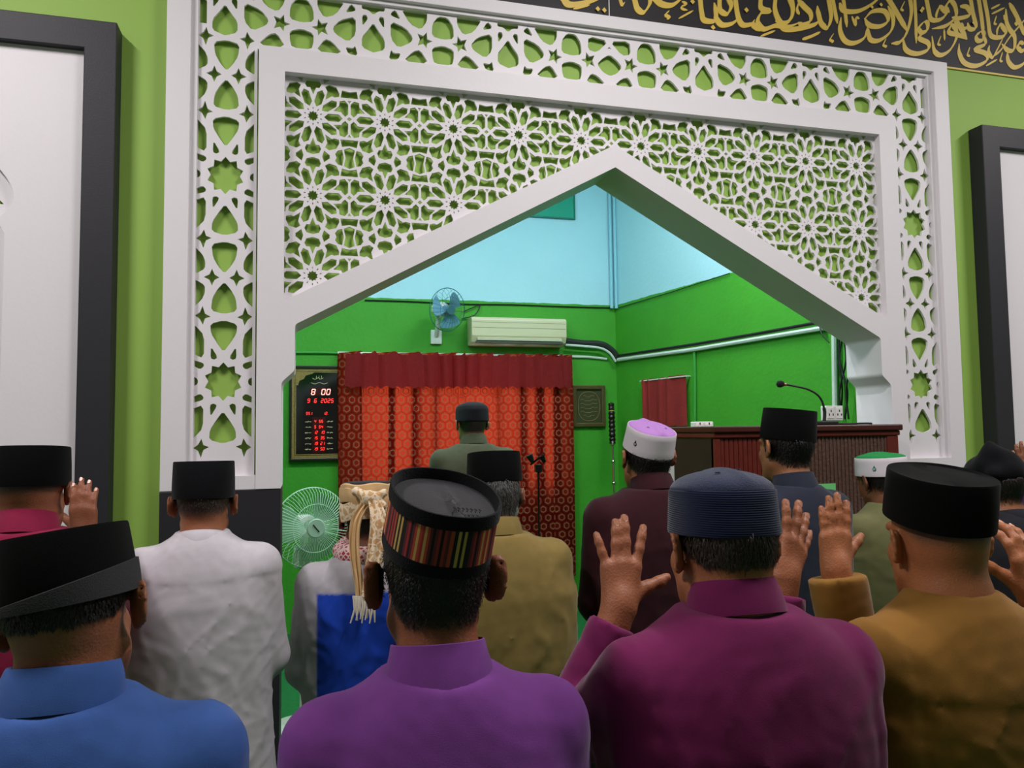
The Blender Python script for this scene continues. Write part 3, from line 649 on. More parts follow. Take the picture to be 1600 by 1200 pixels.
# ------------------------------------------------------------------ wall fan
def fan(e, c, axis, R, blade_m, cage_m, nw, wire, hub_m, nb=3, depth=.11, up=(0, 0, 1)):
    """cage, blades, hub around centre c facing axis (world coordinates, child of e)"""
    a = np.array(axis, float); a /= np.linalg.norm(a); u = np.cross(a, np.array(up, float)); u /= np.linalg.norm(u); v = np.cross(u, a)
    c = np.array(c, float); sh = lambda o: child_shift(o, e)
    sh(MB().ring(c, u, v, R, wire*2.6).build('cage_rim', cage_m, e, True))
    f = MB(); g = MB()
    for k in range(nw):
        t = 2*math.pi*k/nw; d = u*math.cos(t)+v*math.sin(t); d2 = u*math.cos(t+.25)+v*math.sin(t+.25)
        f.tube([c+a*depth*.5+d*R*.24, c+a*depth*.5+d*R*.6, c+a*depth*.38+d2*0+d*R*.86, c+d*R], wire, 4)
        if k % 2 == 0: g.tube([c-a*depth*.55+d*R*.25, c-a*depth*.5+d*R*.75, c+d*R], wire, 4)
    f.ring(c+a*depth*.5, u, v, R*.6, wire*1.2).build('front_cage', cage_m, e, True); sh(bpy.data.objects[C.objects[-1].name])
    sh(g.build('rear_cage', cage_m, e, True))
    M = Matrix(((u[0], v[0], a[0], c[0]), (u[1], v[1], a[1], c[1]), (u[2], v[2], a[2], c[2]), (0, 0, 0, 1)))
    sh(MB().lathe([(R*.05, depth*.52), (R*.22, depth*.53), (R*.25, depth*.48), (R*.25, depth*.44)], n=28, M=M).build('badge', hub_m, e, True))
    sh(MB().lathe([(.04, -.03), (.042, .01), (.03, .03), (.01, .035)], n=20, M=M).build('hub', blade_m, e, True))
    for k in range(nb):
        V = []; Fc = []; nr, na = 7, 7; t0_ = 2*math.pi*k/nb
        for i in range(nr):
            r_ = .03+(R*.86-.03)*i/(nr-1); hw = (.25+.42*math.sin(math.pi*min(1, (i+1)/nr*.75)))
            for j in range(na):
                t = t0_+hw*(j/(na-1)*2-1)+.25*i/nr; zz = .028*(1-2*j/(na-1))
                V.append(tuple(M@Vector((r_*math.cos(t), r_*math.sin(t), zz))))
        m_ = len(V); V += [tuple(M@(M.inverted()@Vector(p)+Vector((0, 0, -.003)))) for p in V]
        for i in range(nr-1):
            for j in range(na-1):
                q = i*na+j; Fc += [(q, q+1, q+na+1, q+na), (m_+q, m_+q+na, m_+q+na+1, m_+q+1)]
        sh(MB().add(V, Fc).build('blade', blade_m, e, True))
    sh(MB().lathe([(.03, -.17), (.06, -.155), (.068, -.08), (.06, -.05), (.03, -.04)], n=24, M=M).build('motor_housing', M_plastic, e, True))
    return u, v, a
wc = at(699, 484, BWY-.32)
wf = empty('wall_fan', (wc[0], BWY, wc[2]-.2), 0, 'blue bladed wall fan above the red curtain', 'fan')
ax = np.array([.50, -1, -.18])
fan(wf, wc, ax, .19, mat('blade_blue', (110, 160, 185), .25, alpha=.75), mat('cage_bluegrey', (48, 84, 92), .4), 28, .0013, mat('fan_badge_blue', (60, 100, 110), .4))
child_shift(MB().tube(spline([wc-ax/np.linalg.norm(ax)*.14, wc+np.array([-.05, .2, -.10]), [wc[0]-.05, BWY-.02, wc[2]-.2]], 6), .022).build('arm', M_plastic, wf, True), wf)
child_shift(box('wall_bracket', (wc[0]-.10, BWY-.03, wc[2]-.27), (wc[0]+.0, BWY, wc[2]-.14), M_plastic, wf, bevel=.006), wf)
child_shift(MB().tube(spline([at(724, 487, BWY-.02), at(738, 481, BWY-.03), at(750, 477, BWY-.02), at(742, 492, BWY-.03), at(722, 498, BWY-.02)], 6), .005).build('power_cord', M_cable, wf, True), wf)

# ------------------------------------------------------------------ stand fan
sc_ = at(487, 824, 1.25)
sf = empty('stand_fan', (sc_[0], 1.33, 0), 0, 'pale green white stand fan beside the portal plinth', 'fan')
M_cage = mat('cage_mint', (196, 226, 204), .4)
u, v, a = fan(sf, sc_, (.42, -1, 0), .225, mat('blade_mint', (120, 170, 130), .4, alpha=.55), M_cage, 72, .0013, mat('fan_badge_white', (170, 200, 178), .5), depth=.12)
child_shift(MB().tube([sc_+a*.064-u*.018-v*.022, sc_+a*.064+u*.018+v*.022], .003).build('badge_mark', M_cable, sf), sf)
child_shift(MB().tube([(sc_[0]-.05, 1.36, .04), (sc_[0]-.05, 1.36, sc_[2]-.03)], .014).build('pole', M_plastic, sf, True), sf)
child_shift(MB().lathe([(.2, 0), (.2, .02), (.17, .035), (.03, .05), (.03, .09)], (sc_[0]-.05, 1.36, 0), 32).build('base', M_plastic, sf, True), sf)
child_shift(MB().box((sc_[0]-.1, 1.31, sc_[2]-.24), (sc_[0], 1.41, sc_[2]-.12)).build('control_box', M_plastic, sf, bevel=.01), sf)

# ------------------------------------------------------------------ digital prayer clock
c0, c1 = at(452, 571, BWY-.05), at(541, 719, BWY-.05)
ck = empty('prayer_time_clock', (c0[0], BWY, c1[2]), 0, 'black and gold digital prayer time clock with red digits', 'clock')
X0, X1, Z0, Z1 = c0[0], c1[0], c1[2], c0[2]; cw, chh = X1-X0, Z1-Z0
M_clockgold = mat('clock_gold', (150, 122, 70), .4, .3, vary=.5, vscale=60)
csh = lambda o: child_shift(o, ck)
csh(slab('frame', [(X0, Z0), (X1, Z0), (X1, Z1), (X0, Z1)], [[(X0+.022, Z0+.022), (X1-.022, Z0+.022), (X1-.022, Z1-.022), (X0+.022, Z1-.022)]], BWY-.05, BWY, mat('clock_frame', (34, 30, 26), .3), ck, bevel=.004))
csh(box('face', (X0+.02, BWY-.03, Z0+.02), (X1-.02, BWY, Z1-.02), mat('clock_face', (10, 8, 9), .08, spec=.6), ck))
def bord(d0, d1): return [(X0+d0, Z0+d0), (X1-d0, Z0+d0), (X1-d0, Z1-d0), (X0+d0, Z1-d0)], [[(X0+d1, Z0+d1), (X1-d1, Z0+d1), (X1-d1, Z1-d1), (X0+d1, Z1-d1)]]
csh(slab('gold_border', *bord(.022, .046), BWY-.032, BWY-.03, M_clockgold, ck)); csh(slab('gold_border', *bord(.050, .058), BWY-.032, BWY-.03, M_clockgold, ck))
xm = (X0+X1)/2; hw = cw/2-.075; zs = Z1-.17
arch = [(hw, zs), (hw, zs+.012), (hw*.93, zs+.04), (hw*.72, zs+.055), (hw*.62, zs+.085), (hw*.3, zs+.1), (.02, zs+.12), (0, zs+.132)]
arch = [(xm+x, z) for x, z in arch]+[(xm-x, z) for x, z in arch[::-1][1:]]
csh(slab('gold_spandrel', [(X0+.058, zs)]+[(xm-hw, zs)]+arch[::-1][1:-1]+[(xm+hw, zs), (X1-.058, zs), (X1-.058, Z1-.058), (X0+.058, Z1-.058)], [], BWY-.0325, BWY-.03, M_clockgold, ck))
M_led = mat('led_red', (255, 60, 50), emit=(255, 42, 42), estr=2.5)
M_ledw = mat('led_pale', (255, 190, 180), emit=(255, 120, 110), estr=5)
SEG = {'a': ((.1, 1), (.9, 1)), 'b': ((.95, .95), (.95, .55)), 'c': ((.95, .45), (.95, .05)), 'd': ((.1, 0), (.9, 0)), 'e': ((.05, .05), (.05, .45)), 'f': ((.05, .55), (.05, .95)), 'g': ((.12, .5), (.88, .5))}
DG = {'0': 'abcdef', '1': 'bc', '2': 'abged', '3': 'abgcd', '4': 'fgbc', '5': 'afgcd', '6': 'afgedc', '7': 'abc', '8': 'abcdefg', '9': 'abcdfg', 'S': 'afgcd', 'T': 'fged'}
def led(txt, x, z, w, h, m, name='led_digits'):
    b = MB(); t = h*.06
    for ch in txt:
        if ch in DG:
            for sname in DG[ch]:
                (ax_, az), (bx, bz) = SEG[sname]
                P = lambda u_, v_: np.array([x+u_*w+.16*h*v_, z+v_*h])
                A_, B_ = P(ax_, az), P(bx, bz); d = (B_-A_)/np.linalg.norm(B_-A_); nn = np.array([-d[1], d[0]])*t
                q = [A_+nn, A_-nn, B_-nn, B_+nn]
                b.add([(p[0], BWY-.033, p[1]) for p in q]+[(p[0], BWY-.030, p[1]) for p in q], [(0, 1, 2, 3), (0, 4, 5, 1), (2, 6, 7, 3), (1, 5, 6, 2), (3, 7, 4, 0)])
        elif ch == '.':
            b.box((x, BWY-.033, z), (x+t*2, BWY-.03, z+t*2)); x -= w*.9
        x += w*1.42
    o = b.build(name, m, ck); o['kind'] = 'stuff'; csh(o)
def cz(py): return at(495, py, BWY-.03)[2]
def cxp(px): return at(px, 640, BWY-.03)[0]
M_redglow = mat('led_window', (60, 4, 6), .3)
csh(box('display_window', (cxp(484), BWY-.0315, cz(618)), (cxp(516), BWY-.03, cz(606)), M_redglow, ck)); csh(box('display_window', (cxp(488), BWY-.0315, cz(708)), (cxp(509), BWY-.03, cz(652)), M_redglow, ck))
led('8 00', cxp(486), cz(616.5), .030, .046, M_ledw)
led('9 6 2025', cxp(480), cz(629), .020, .032, M_led)
led('SS1', cxp(478), cz(648), .013, .022, M_led); led('12.', cxp(505), cz(648), .013, .022, M_led)
for i, tx in enumerate(('4 55', '5 54', '12 10', '15 35', '19 21', '19 50')): led(tx, cxp(490 if len(tx) > 4 else 491), cz(660.5+8.6*i), .0135, .023, M_led)
gl = MB()
M_print = mat('clock_print', (190, 176, 140), .5)
rg = random.Random(4)
for i in range(6):
    for xa in (477, 511):
        x = cxp(xa); z = cz(660.5+8.6*i)+.006
        for k in range(6): gl.box((x, BWY-.0318, z+rg.uniform(-.003, .003)), (x+.007, BWY-.03, z+rg.uniform(.004, .011))); x += .0085
zz = cz(591)
gl.tube(spline([(cxp(488), BWY-.031, zz), (cxp(492), BWY-.031, zz-.01), (cxp(497), BWY-.031, zz+.004), (cxp(500), BWY-.031, zz-.008), (cxp(505), BWY-.031, zz+.002)], 5), .0028, 5)
for x in (494, 498, 502): gl.tube([(cxp(x), BWY-.031, zz), (cxp(x)+.002, BWY-.031, zz+.022)], .0024, 5)
gl.tube(spline([(cxp(486), BWY-.031, zz-.04), (cxp(492), BWY-.031, zz-.05), (cxp(499), BWY-.031, zz-.038), (cxp(506), BWY-.031, zz-.05), (cxp(512), BWY-.031, zz-.04)], 5), .0028, 5)
csh(gl.build('printed_lettering', M_print, ck))

# ------------------------------------------------------------------ framed verse
f0, f1 = at(895, 602, BWY-.03), at(947, 667, BWY-.03)
fr = empty('framed_verse', (f0[0], BWY, f1[2]), 0, 'small bronze framed verse between the red curtain and the corner', 'picture frame')
fsh = lambda o: child_shift(o, fr)
M_bronze = mat('bronze_frame', (92, 78, 44), .45, .4, bump=.3, bscale=60)
fsh(slab('frame', [(f0[0], f1[2]), (f1[0], f1[2]), (f1[0], f0[2]), (f0[0], f0[2])], [[(f0[0]+.04, f1[2]+.04), (f1[0]-.04, f1[2]+.04), (f1[0]-.04, f0[2]-.04), (f0[0]+.04, f0[2]-.04)]], BWY-.035, BWY, M_bronze, fr, bevel=.008))
fsh(box('panel', (f0[0]+.035, BWY-.015, f1[2]+.035), (f1[0]-.035, BWY, f0[2]-.035), mat('verse_panel', (60, 62, 34), .5), fr))
xm, zm_ = (f0[0]+f1[0])/2, (f0[2]+f1[2])/2; ov = MB(); hw, hh = (f1[0]-f0[0])/2-.055, (f0[2]-f1[2])/2-.06
ov.tube([(xm+hw*math.copysign(abs(math.cos(t))**.8, math.cos(t)), BWY-.016, zm_+hh*math.copysign(abs(math.sin(t))**.8, math.sin(t))) for t in np.linspace(0, 2*math.pi, 33)], .003, 5)
for i in range(6):
    z = zm_+hh*.68-i*hh*.27; w = hw*(.5 if i in (0, 5) else .78)
    ov.tube(spline([(xm-w+2*w*k/7, BWY-.016, z+(.008 if k % 2 else -.006)*(1 if k % 3 else -.6)) for k in range(8)], 4), .0026, 5)
fsh(ov.build('verse_lettering', M_clockgold, fr))

# ------------------------------------------------------------------ staff
s_t, s_m, s_b = at(958, 628, BWY-.28), at(957, 690, BWY-.3), at(955, 800, BWY-.36)
sd = (s_b-s_m)/(s_b[2]-s_m[2]); foot = s_m+sd*(0-s_m[2])
foot[0] = s_m[0]-.06; foot[1] = BWY-.5
top_ = s_m+(s_m-foot)/np.linalg.norm(s_m-foot)*(s_t[2]-s_m[2])
stf = empty('sermon_staff', tuple(foot), 0, 'slender silver staff with dark carved handle leaning near the corner', 'staff')
ssh = lambda o: child_shift(o, stf)
def along(t): return foot+(top_-foot)*t
ln = np.linalg.norm(top_-foot)
tm = np.linalg.norm(s_m-foot)/ln
ssh(MB().tube([along(0), along(tm)], .010, 8).build('rod', M_chrome, stf, True))
for t in (.3, .5, .62, .72, .8): ssh(MB().tube([along(t-.008), along(t-.004), along(t+.004), along(t+.008)], [.011, .017, .017, .011], 10).build('collar_ring', M_chrome, stf, True))
tt = np.linspace(tm-.01, 1, 34); rr = [.020+.012*abs(math.sin(9*3.14159*(x-tm)/(1-tm)))**.7*(1 if x < .96 else .7) for x in tt]; rr[-1] = .006
ssh(MB().tube([along(t) for t in tt], rr, 12).build('carved_handle', mat('staff_wood', (28, 18, 14), .3), stf, True))
ssh(MB().tube([along(.955), along(.965), along(.975)], [.02, .026, .02], 12).build('gilt_band', M_gold, stf, True))

# ------------------------------------------------------------------ lectern
LY = -.15
e0, e1 = at(1115, 668, LY), at(1400, 661, LY)
LX0, LX1, LZ = e0[0], e1[0], (e0[2]+e1[2])/2
lec = empty('lectern', ((LX0+LX1)/2, LY+.3, 0), 0, 'dark wooden lectern with ribbed front panel, standing in the niche opening', 'lectern')
lsh = lambda o: child_shift(o, lec)
LD = .42
lsh(box('top_board', (LX0-.015, LY-.03, LZ-.03), (LX1+.015, LY+LD, LZ), M_wood, lec, bevel=.006))
lsh(box('moulding', (LX0-.008, LY-.018, LZ-.055), (LX1+.008, LY+LD-.01, LZ-.03), M_redwood, lec, bevel=.006))
lsh(box('side_panel', (LX0, LY+.01, 0), (LX0+.03, LY+LD-.02, LZ-.055), M_darkside, lec)); lsh(box('side_panel', (LX1-.03, LY+.01, 0), (LX1, LY+LD-.02, LZ-.055), M_darkside, lec))
lsh(box('back_board', (LX0+.03, LY+.03, .0), (LX1-.03, LY+.05, LZ-.055), M_darkside, lec))
xs = at(1192, 700, LY)[0]; xe = at(1384, 700, LY)[0]
lsh(box('corner_post', (xe, LY-.012, 0), (LX1, LY+.03, LZ-.055), M_redwood, lec, bevel=.004)); lsh(box('corner_post', (LX0, LY-.012, 0), (LX0+.025, LY+.03, LZ-.055), M_redwood, lec, bevel=.004))
lsh(box('divider', (xs-.012, LY-.010, 0), (xs+.012, LY+.03, LZ-.055), M_redwood, lec, bevel=.003))
n = 9; w = (xs-.012-LX0-.025)/n
for i in range(n): lsh(box('flute', (LX0+.025+w*i+.001, LY-.006, .0), (LX0+.025+w*(i+1)-.001, LY+.03, LZ-.055), M_redwood, lec, bevel=.005))
b = MB(); n = 64; w = (xe-xs-.012)/n
for i in range(n): b.box((xs+.012+w*i+w*.12, LY-.004-.003*(i % 2), 0), (xs+.012+w*(i+1)-w*.12, LY+.02, LZ-.055))
rib = b.build('ribbed_panel', mat('rib_wood', (84, 60, 50), .6, vary=.45, vscale=60, bump=.4, bscale=80), lec); rib['kind'] = 'stuff'; lsh(rib)
lsh(box('panel_back', (xs+.012, LY+.004, 0), (xe, LY+.03, LZ-.055), mat('rib_gap', (34, 20, 17), .7), lec))
g0, g1 = at(1258, 757, LY-.012), at(1307, 796, LY-.012)
tag(box('green_card', (g0[0], LY-.0125, g1[2]), (g1[0], LY-.0085, g0[2]), mat('card_green', (110, 200, 120), .6)), 'light green card fixed to the ribbed lectern front', 'card')
# gooseneck microphone on the lectern
my = .12
gm = empty('gooseneck_microphone', tuple(at(1288, 657, my)*np.array([1, 1, 0])+np.array([0, 0, LZ])), 0, 'black gooseneck microphone on the lectern top', 'microphone')
gsh = lambda o: child_shift(o, gm)
gb = at(1288, 657, my)
gsh(MB().box((gb[0]-.06, my-.05, LZ), (gb[0]+.05, my+.06, LZ+.022)).build('base', M_cable, gm, bevel=.006))
gp = spline([(gb[0], my, LZ+.02), at(1288, 640, my), at(1281, 621, my), at(1264, 609, my), at(1240, 603, my), at(1224, 600, my)], 8)
gsh(MB().tube(gp[:10], .009, 10).build('lower_stem', M_cable, gm, True)); gsh(MB().tube(gp[8:], .0055, 8).build('gooseneck', M_cable, gm, True))
hh = at(1219, 600, my); gsh(MB().tube([hh+np.array([.022, 0, -.002]), hh+np.array([.012, 0, 0]), hh, hh-np.array([.012, 0, 0]), hh-np.array([.02, 0, 0])], [.008, .016, .019, .016, .006], 14).build('foam_head', mat('mic_foam', (18, 18, 19), .95, bump=.6, bscale=300), gm, True))
gsh(MB().tube([hh+np.array([.02, 0, -.002]), hh+np.array([.032, 0, -.002])], .009, 12).build('copper_ring', mat('copper', (170, 100, 70), .3, .8), gm, True))
tag(MB().tube(spline([(gb[0]+.05, my+.03, LZ+.008), at(1320, 662, my)*[1, 1, 0]+[0, 0, LZ+.006], at(1350, 660, my)*[1, 1, 0]+[0, 0, LZ+.007], at(1362, 661, my)*[1, 1, 0]+[0, 0, LZ+.006]], 6), .005).build('microphone_cable', M_cable, None, True), 'black cable lying across the lectern top', 'cable')
def outlet(px0, py0, px1, py1, wy, label, on_wall=False, n=2):
    pa, pb = at(px0, py0, wy), at(px1, py1, wy); e = empty('socket_box', (pa[0], wy, pb[2]), 0, label, 'socket')
    osh = lambda o: child_shift(o, e)
    osh(box('body', (pa[0], wy, pb[2]), (pb[0], wy+.05, pa[2]), M_plastic, e, bevel=.004))
    w = (pb[0]-pa[0])/n
    for i in range(n):
        osh(box('socket_plate', (pa[0]+w*i+.006, wy-.004, pb[2]+.012), (pa[0]+w*(i+1)-.006, wy+.001, pa[2]-.01), mat('plate_white', (235, 235, 230), .3), e, bevel=.002))
        cx_ = pa[0]+w*(i+.5); cz_ = (pa[2]+pb[2])/2
        b = MB(); [b.box((cx_+dx-.003, wy-.0052, cz_+dz-.006), (cx_+dx+.003, wy-.0038, cz_+dz+.006)) for dx, dz in ((0, .012), (-.012, -.008), (.012, -.008))]; osh(b.build('pin_slots', M_cable, e))
    return e
sk = outlet(1291, 634, 1318, 657, .3, 'white double socket box beside the gooseneck microphone')
sk = outlet(1086, 659, 1115, 672, .26, 'white extension socket block at the lectern edge')
for e in [o for o in C.objects if o.name.startswith('socket_box')]: pass
# white panel in a tube frame resembling a chair back, built as a stand
hz_ = at(1060, 697, .55); x1_ = at(1066, 697, .55)[0]; x0_ = x1_-.24; tp = hz_[2]
ch_ = empty('panel_stand', ((x0_+x1_)/2, .6, 0), 0, 'small white panel on a steel tube stand beside the lectern', 'stand')
hsh = lambda o: child_shift(o, ch_)
M_tube = mat('steel_tube', (150, 152, 146), .3, .8)
hsh(MB().tube(spline([(x0_, .6, 0), (x0_, .60, tp-.06), (x0_+.03, .6, tp-.01), (x1_-.03, .6, tp-.01), (x1_, .60, tp-.06), (x1_, .6, 0)], 8), .007).build('tube_frame', M_tube, ch_, True))
hsh(box('board', (x0_+.008, .595, tp-.34), (x1_-.008, .605, tp-.08), mat('panel_white', (205, 208, 202), .5), ch_, bevel=.003))
for x in (x0_, x1_): hsh(MB().tube([(x, .42, .008), (x, .78, .008)], .009).build('foot', M_tube, ch_, True))
# imam microphone stand
ms0 = at(836, 716, 1.45)
ms = empty('microphone_stand', (ms0[0], 1.45, 0), 0, 'black microphone stand in front of the prayer leader', 'microphone stand')
msh = lambda o: child_shift(o, ms)
bx_ = ms0[0]+.02
msh(MB().tube([(bx_, 1.45, .03), (bx_, 1.45, ms0[2]-.05)], .006).build('pole', M_darkmetal, ms, True))
for k in range(3):
    t = k*2.094+.5; msh(MB().tube([(bx_, 1.45, .16), (bx_+.28*math.cos(t), 1.45+.28*math.sin(t), .008)], .008).build('leg', M_darkmetal, ms, True))
msh(MB().box((bx_-.02, 1.43, ms0[2]-.09), (bx_+.02, 1.47, ms0[2]-.04)).build('clamp', M_darkmetal, ms, bevel=.004))
pA, pB = at(849, 710, 1.42), at(829, 726, 1.5); msh(MB().tube([pB, pA], .007).build('boom', M_darkmetal, ms, True))
pC, pD = at(832, 722, 1.47), at(827, 711, 1.47); msh(MB().tube([pC, (pC+pD)/2, pD], [.012, .02, .024], 12).build('microphone', M_cable, ms, True))
pE, pF = at(846, 712, 1.42), at(851, 722, 1.42); msh(MB().tube([pE, pF], [.02, .012], 10).build('counterweight', M_darkmetal, ms, True))
# ------------------------------------------------------------------ people: signed distance bodies
f32 = np.float32
def nrm(v): v = np.array(v, float); return v/(np.linalg.norm(v)+1e-12)
class Sdf:
    def __init__(s): s.pr = []
    def cap(s, a, b, ra, rb, k=.01):
        a, b = np.array(a, float), np.array(b, float); lo = np.minimum(a-max(ra, rb), b-max(ra, rb)); hi = np.maximum(a+max(ra, rb), b+max(ra, rb))
        ba = (b-a); L2 = ba@ba+1e-12
        def f(P): 
            pa = P-a.astype(f32); h = np.clip((pa@ba.astype(f32))/f32(L2), 0, 1)
            q = pa-h[..., None]*ba.astype(f32); return np.sqrt((q*q).sum(-1))-(f32(ra)+f32(rb-ra)*h)
        s.pr.append((f, lo, hi, k, 1)); return s
    def ell(s, c, r, R=None, k=.02, sign=1):
        c = np.array(c, float); r = np.array(r, float); m = r.max(); Rm = np.eye(3) if R is None else np.array(R)
        def f(P):
            q = (P-c.astype(f32))@Rm.astype(f32); a = q/r.astype(f32); k0 = np.sqrt((a*a).sum(-1)); b = a/r.astype(f32); k1 = np.sqrt((b*b).sum(-1))+1e-6
            return k0*(k0-1)/k1
        s.pr.append((f, c-m, c+m, k, sign)); return s
    def fn(s, f, lo, hi, k=.02): s.pr.append((f, np.array(lo, float), np.array(hi, float), k, 1)); return s
    def post(s, f): s.pf = f; return s
    pf = None
    def ev(s, P, blo=None, bhi=None):
        """P (nb, n, 3)"""
        D = np.full(P.shape[:2], 1., f32)
        if blo is None: blo = P.min(1); bhi = P.max(1)
        for f, lo, hi, k, sg in s.pr:
            mg = .012+k
            msk = ((bhi > lo-mg) & (blo < hi+mg)).all(1)
            if not msk.any(): continue
            d = f(P[msk]); o = D[msk]
            if sg > 0:
                h = np.clip(.5+.5*(o-d)/f32(k), 0, 1); D[msk] = o+(d-o)*h-f32(k)*h*(1-h)
            else:
                d = -d; h = np.clip(.5-.5*(o-d)/f32(k), 0, 1); D[msk] = o+(d-o)*h+f32(k)*h*(1-h)
        if s.pf is not None: D = s.pf(P, D)
        return D
    def mesh(s, h, smooth=1, pad=.03):
        lo = np.min([p[1] for p in s.pr if p[4] > 0], 0)-pad; hi = np.max([p[2] for p in s.pr if p[4] > 0], 0)+pad
        B = 8; nb = np.ceil((hi-lo)/(h*B)).astype(int); n = nb*B
        bi = np.stack(np.meshgrid(*[np.arange(k) for k in nb], indexing='ij'), -1).reshape(-1, 3)
        cen = lo+(bi+.5)*B*h; rad = h*B*.5*1.7321
        act = np.zeros(len(bi), bool)
        for f, l, u, k, sg in s.pr:
            if sg < 0: continue
            q = ((cen > l-rad-.01) & (cen < u+rad+.01)).all(1)
            if q.any():
                idx = np.where(q)[0]; d = f(cen[idx][None].astype(f32))[0]; act[idx[np.abs(d) < rad*1.25+k*.6+.006]] = True
        ai = bi[act]
        off = np.stack(np.meshgrid(*[np.arange(B+1)]*3, indexing='ij'), -1).reshape(-1, 3)
        G = np.full(tuple(n+1), 1., f32)
        for c0_ in range(0, len(ai), 600):
            a = ai[c0_:c0_+600]; gi = a[:, None, :]*B+off[None]
            P = (lo+gi*h).astype(f32); d = s.ev(P); G[gi[..., 0], gi[..., 1], gi[..., 2]] = d
        # interior blocks that were not evaluated: fill with -1 where the block centre is inside
        ina = bi[~act]
        if len(ina):
            Dc = np.full(len(ina), 1., f32); cc = cen[~act].astype(f32)
            for f, l, u, k, sg in s.pr:
                if sg < 0: continue
                q = ((cc > l) & (cc < u)).all(1)
                if q.any(): Dc[q] = np.minimum(Dc[q], f(cc[q][None])[0])
            for b_ in ina[Dc < 0]:
                g = G[b_[0]*B:b_[0]*B+B+1, b_[1]*B:b_[1]*B+B+1, b_[2]*B:b_[2]*B+B+1]; g[g == 1.] = -1.
        I = G < 0
        c8 = [I[i:i+n[0], j:j+n[1], k:k+n[2]] for i in (0, 1) for j in (0, 1) for k in (0, 1)]
        al = c8[0].copy(); an = c8[0].copy()
        for c in c8[1:]: al &= c; an |= c
        cells = np.argwhere(an & ~al)
        vid = np.full(tuple(n), -1, np.int32); vid[tuple(cells.T)] = np.arange(len(cells))
        acc = np.zeros((len(cells), 3), f32); cnt = np.zeros(len(cells), f32)
        cor = [(i, j, k) for i in (0, 1) for j in (0, 1) for k in (0, 1)]
        val = {c: G[cells[:, 0]+c[0], cells[:, 1]+c[1], cells[:, 2]+c[2]] for c in cor}
        for a in cor:
            for ax in range(3):
                if a[ax]: continue
                b = list(a); b[ax] = 1; b = tuple(b); va, vb = val[a], val[b]; m = (va < 0) != (vb < 0)
                t = va/(va-vb+1e-12); p = np.tile(np.array(a, f32), (len(cells), 1)); p[:, ax] = t
                acc[m] += p[m]; cnt[m] += 1
        V = lo+(cells+acc/np.maximum(cnt, 1)[:, None])*h
        Q = []
        for ax in range(3):
            sl0 = [slice(1, n[0]), slice(1, n[1]), slice(1, n[2])]; sl0[ax] = slice(0, n[ax]); sl1 = list(sl0); sl1[ax] = slice(1, n[ax]+1)
            A = I[tuple(sl0)]; Bm = I[tuple(sl1)]; e = np.argwhere(A != Bm); 
            if not len(e): continue
            st_ = [1, 1, 1]; st_[ax] = 0; e = e+np.array(st_); o1, o2 = [(1, 2), (2, 0), (0, 1)][ax]
            d1 = np.zeros(3, int); d1[o1] = 1; d2 = np.zeros(3, int); d2[o2] = 1
            q = np.stack([vid[tuple((e-d1-d2).T)], vid[tuple((e-d2).T)], vid[tuple(e.T)], vid[tuple((e-d1).T)]], 1)
            ins = I[tuple(e.T)]; q[~ins] = q[~ins][:, ::-1]; Q.append(q)
        Q = np.concatenate(Q); Q = Q[(Q >= 0).all(1)]
        for _ in range(smooth):
            sm = np.zeros_like(V); ct = np.zeros(len(V))
            for i in range(4):
                np.add.at(sm, Q[:, i], V[Q[:, (i+1) % 4]]+V[Q[:, (i-1) % 4]]); np.add.at(ct, Q[:, i], 2)
            V = V*.5+.5*sm/np.maximum(ct, 1)[:, None]
        return V, Q
def attr(me, name, vals):
    a = me.attributes.new(name, 'FLOAT', 'POINT'); a.data.foreach_set('value', np.ascontiguousarray(vals, f32))
def rotm(yaw=0, pitch=0, roll=0):
    """columns: right, forward, up. pitch>0 tips the top forward, roll>0 tips the top to the right, yaw>0 turns to the left"""
    return np.array((Matrix.Rotation(yaw, 3, 'Z')@Matrix.Rotation(-pitch, 3, 'X')@Matrix.Rotation(roll, 3, 'Y')))
def sstep(a, b, x): t = np.clip((x-a)/(b-a), 0, 1); return t*t*(3-2*t)

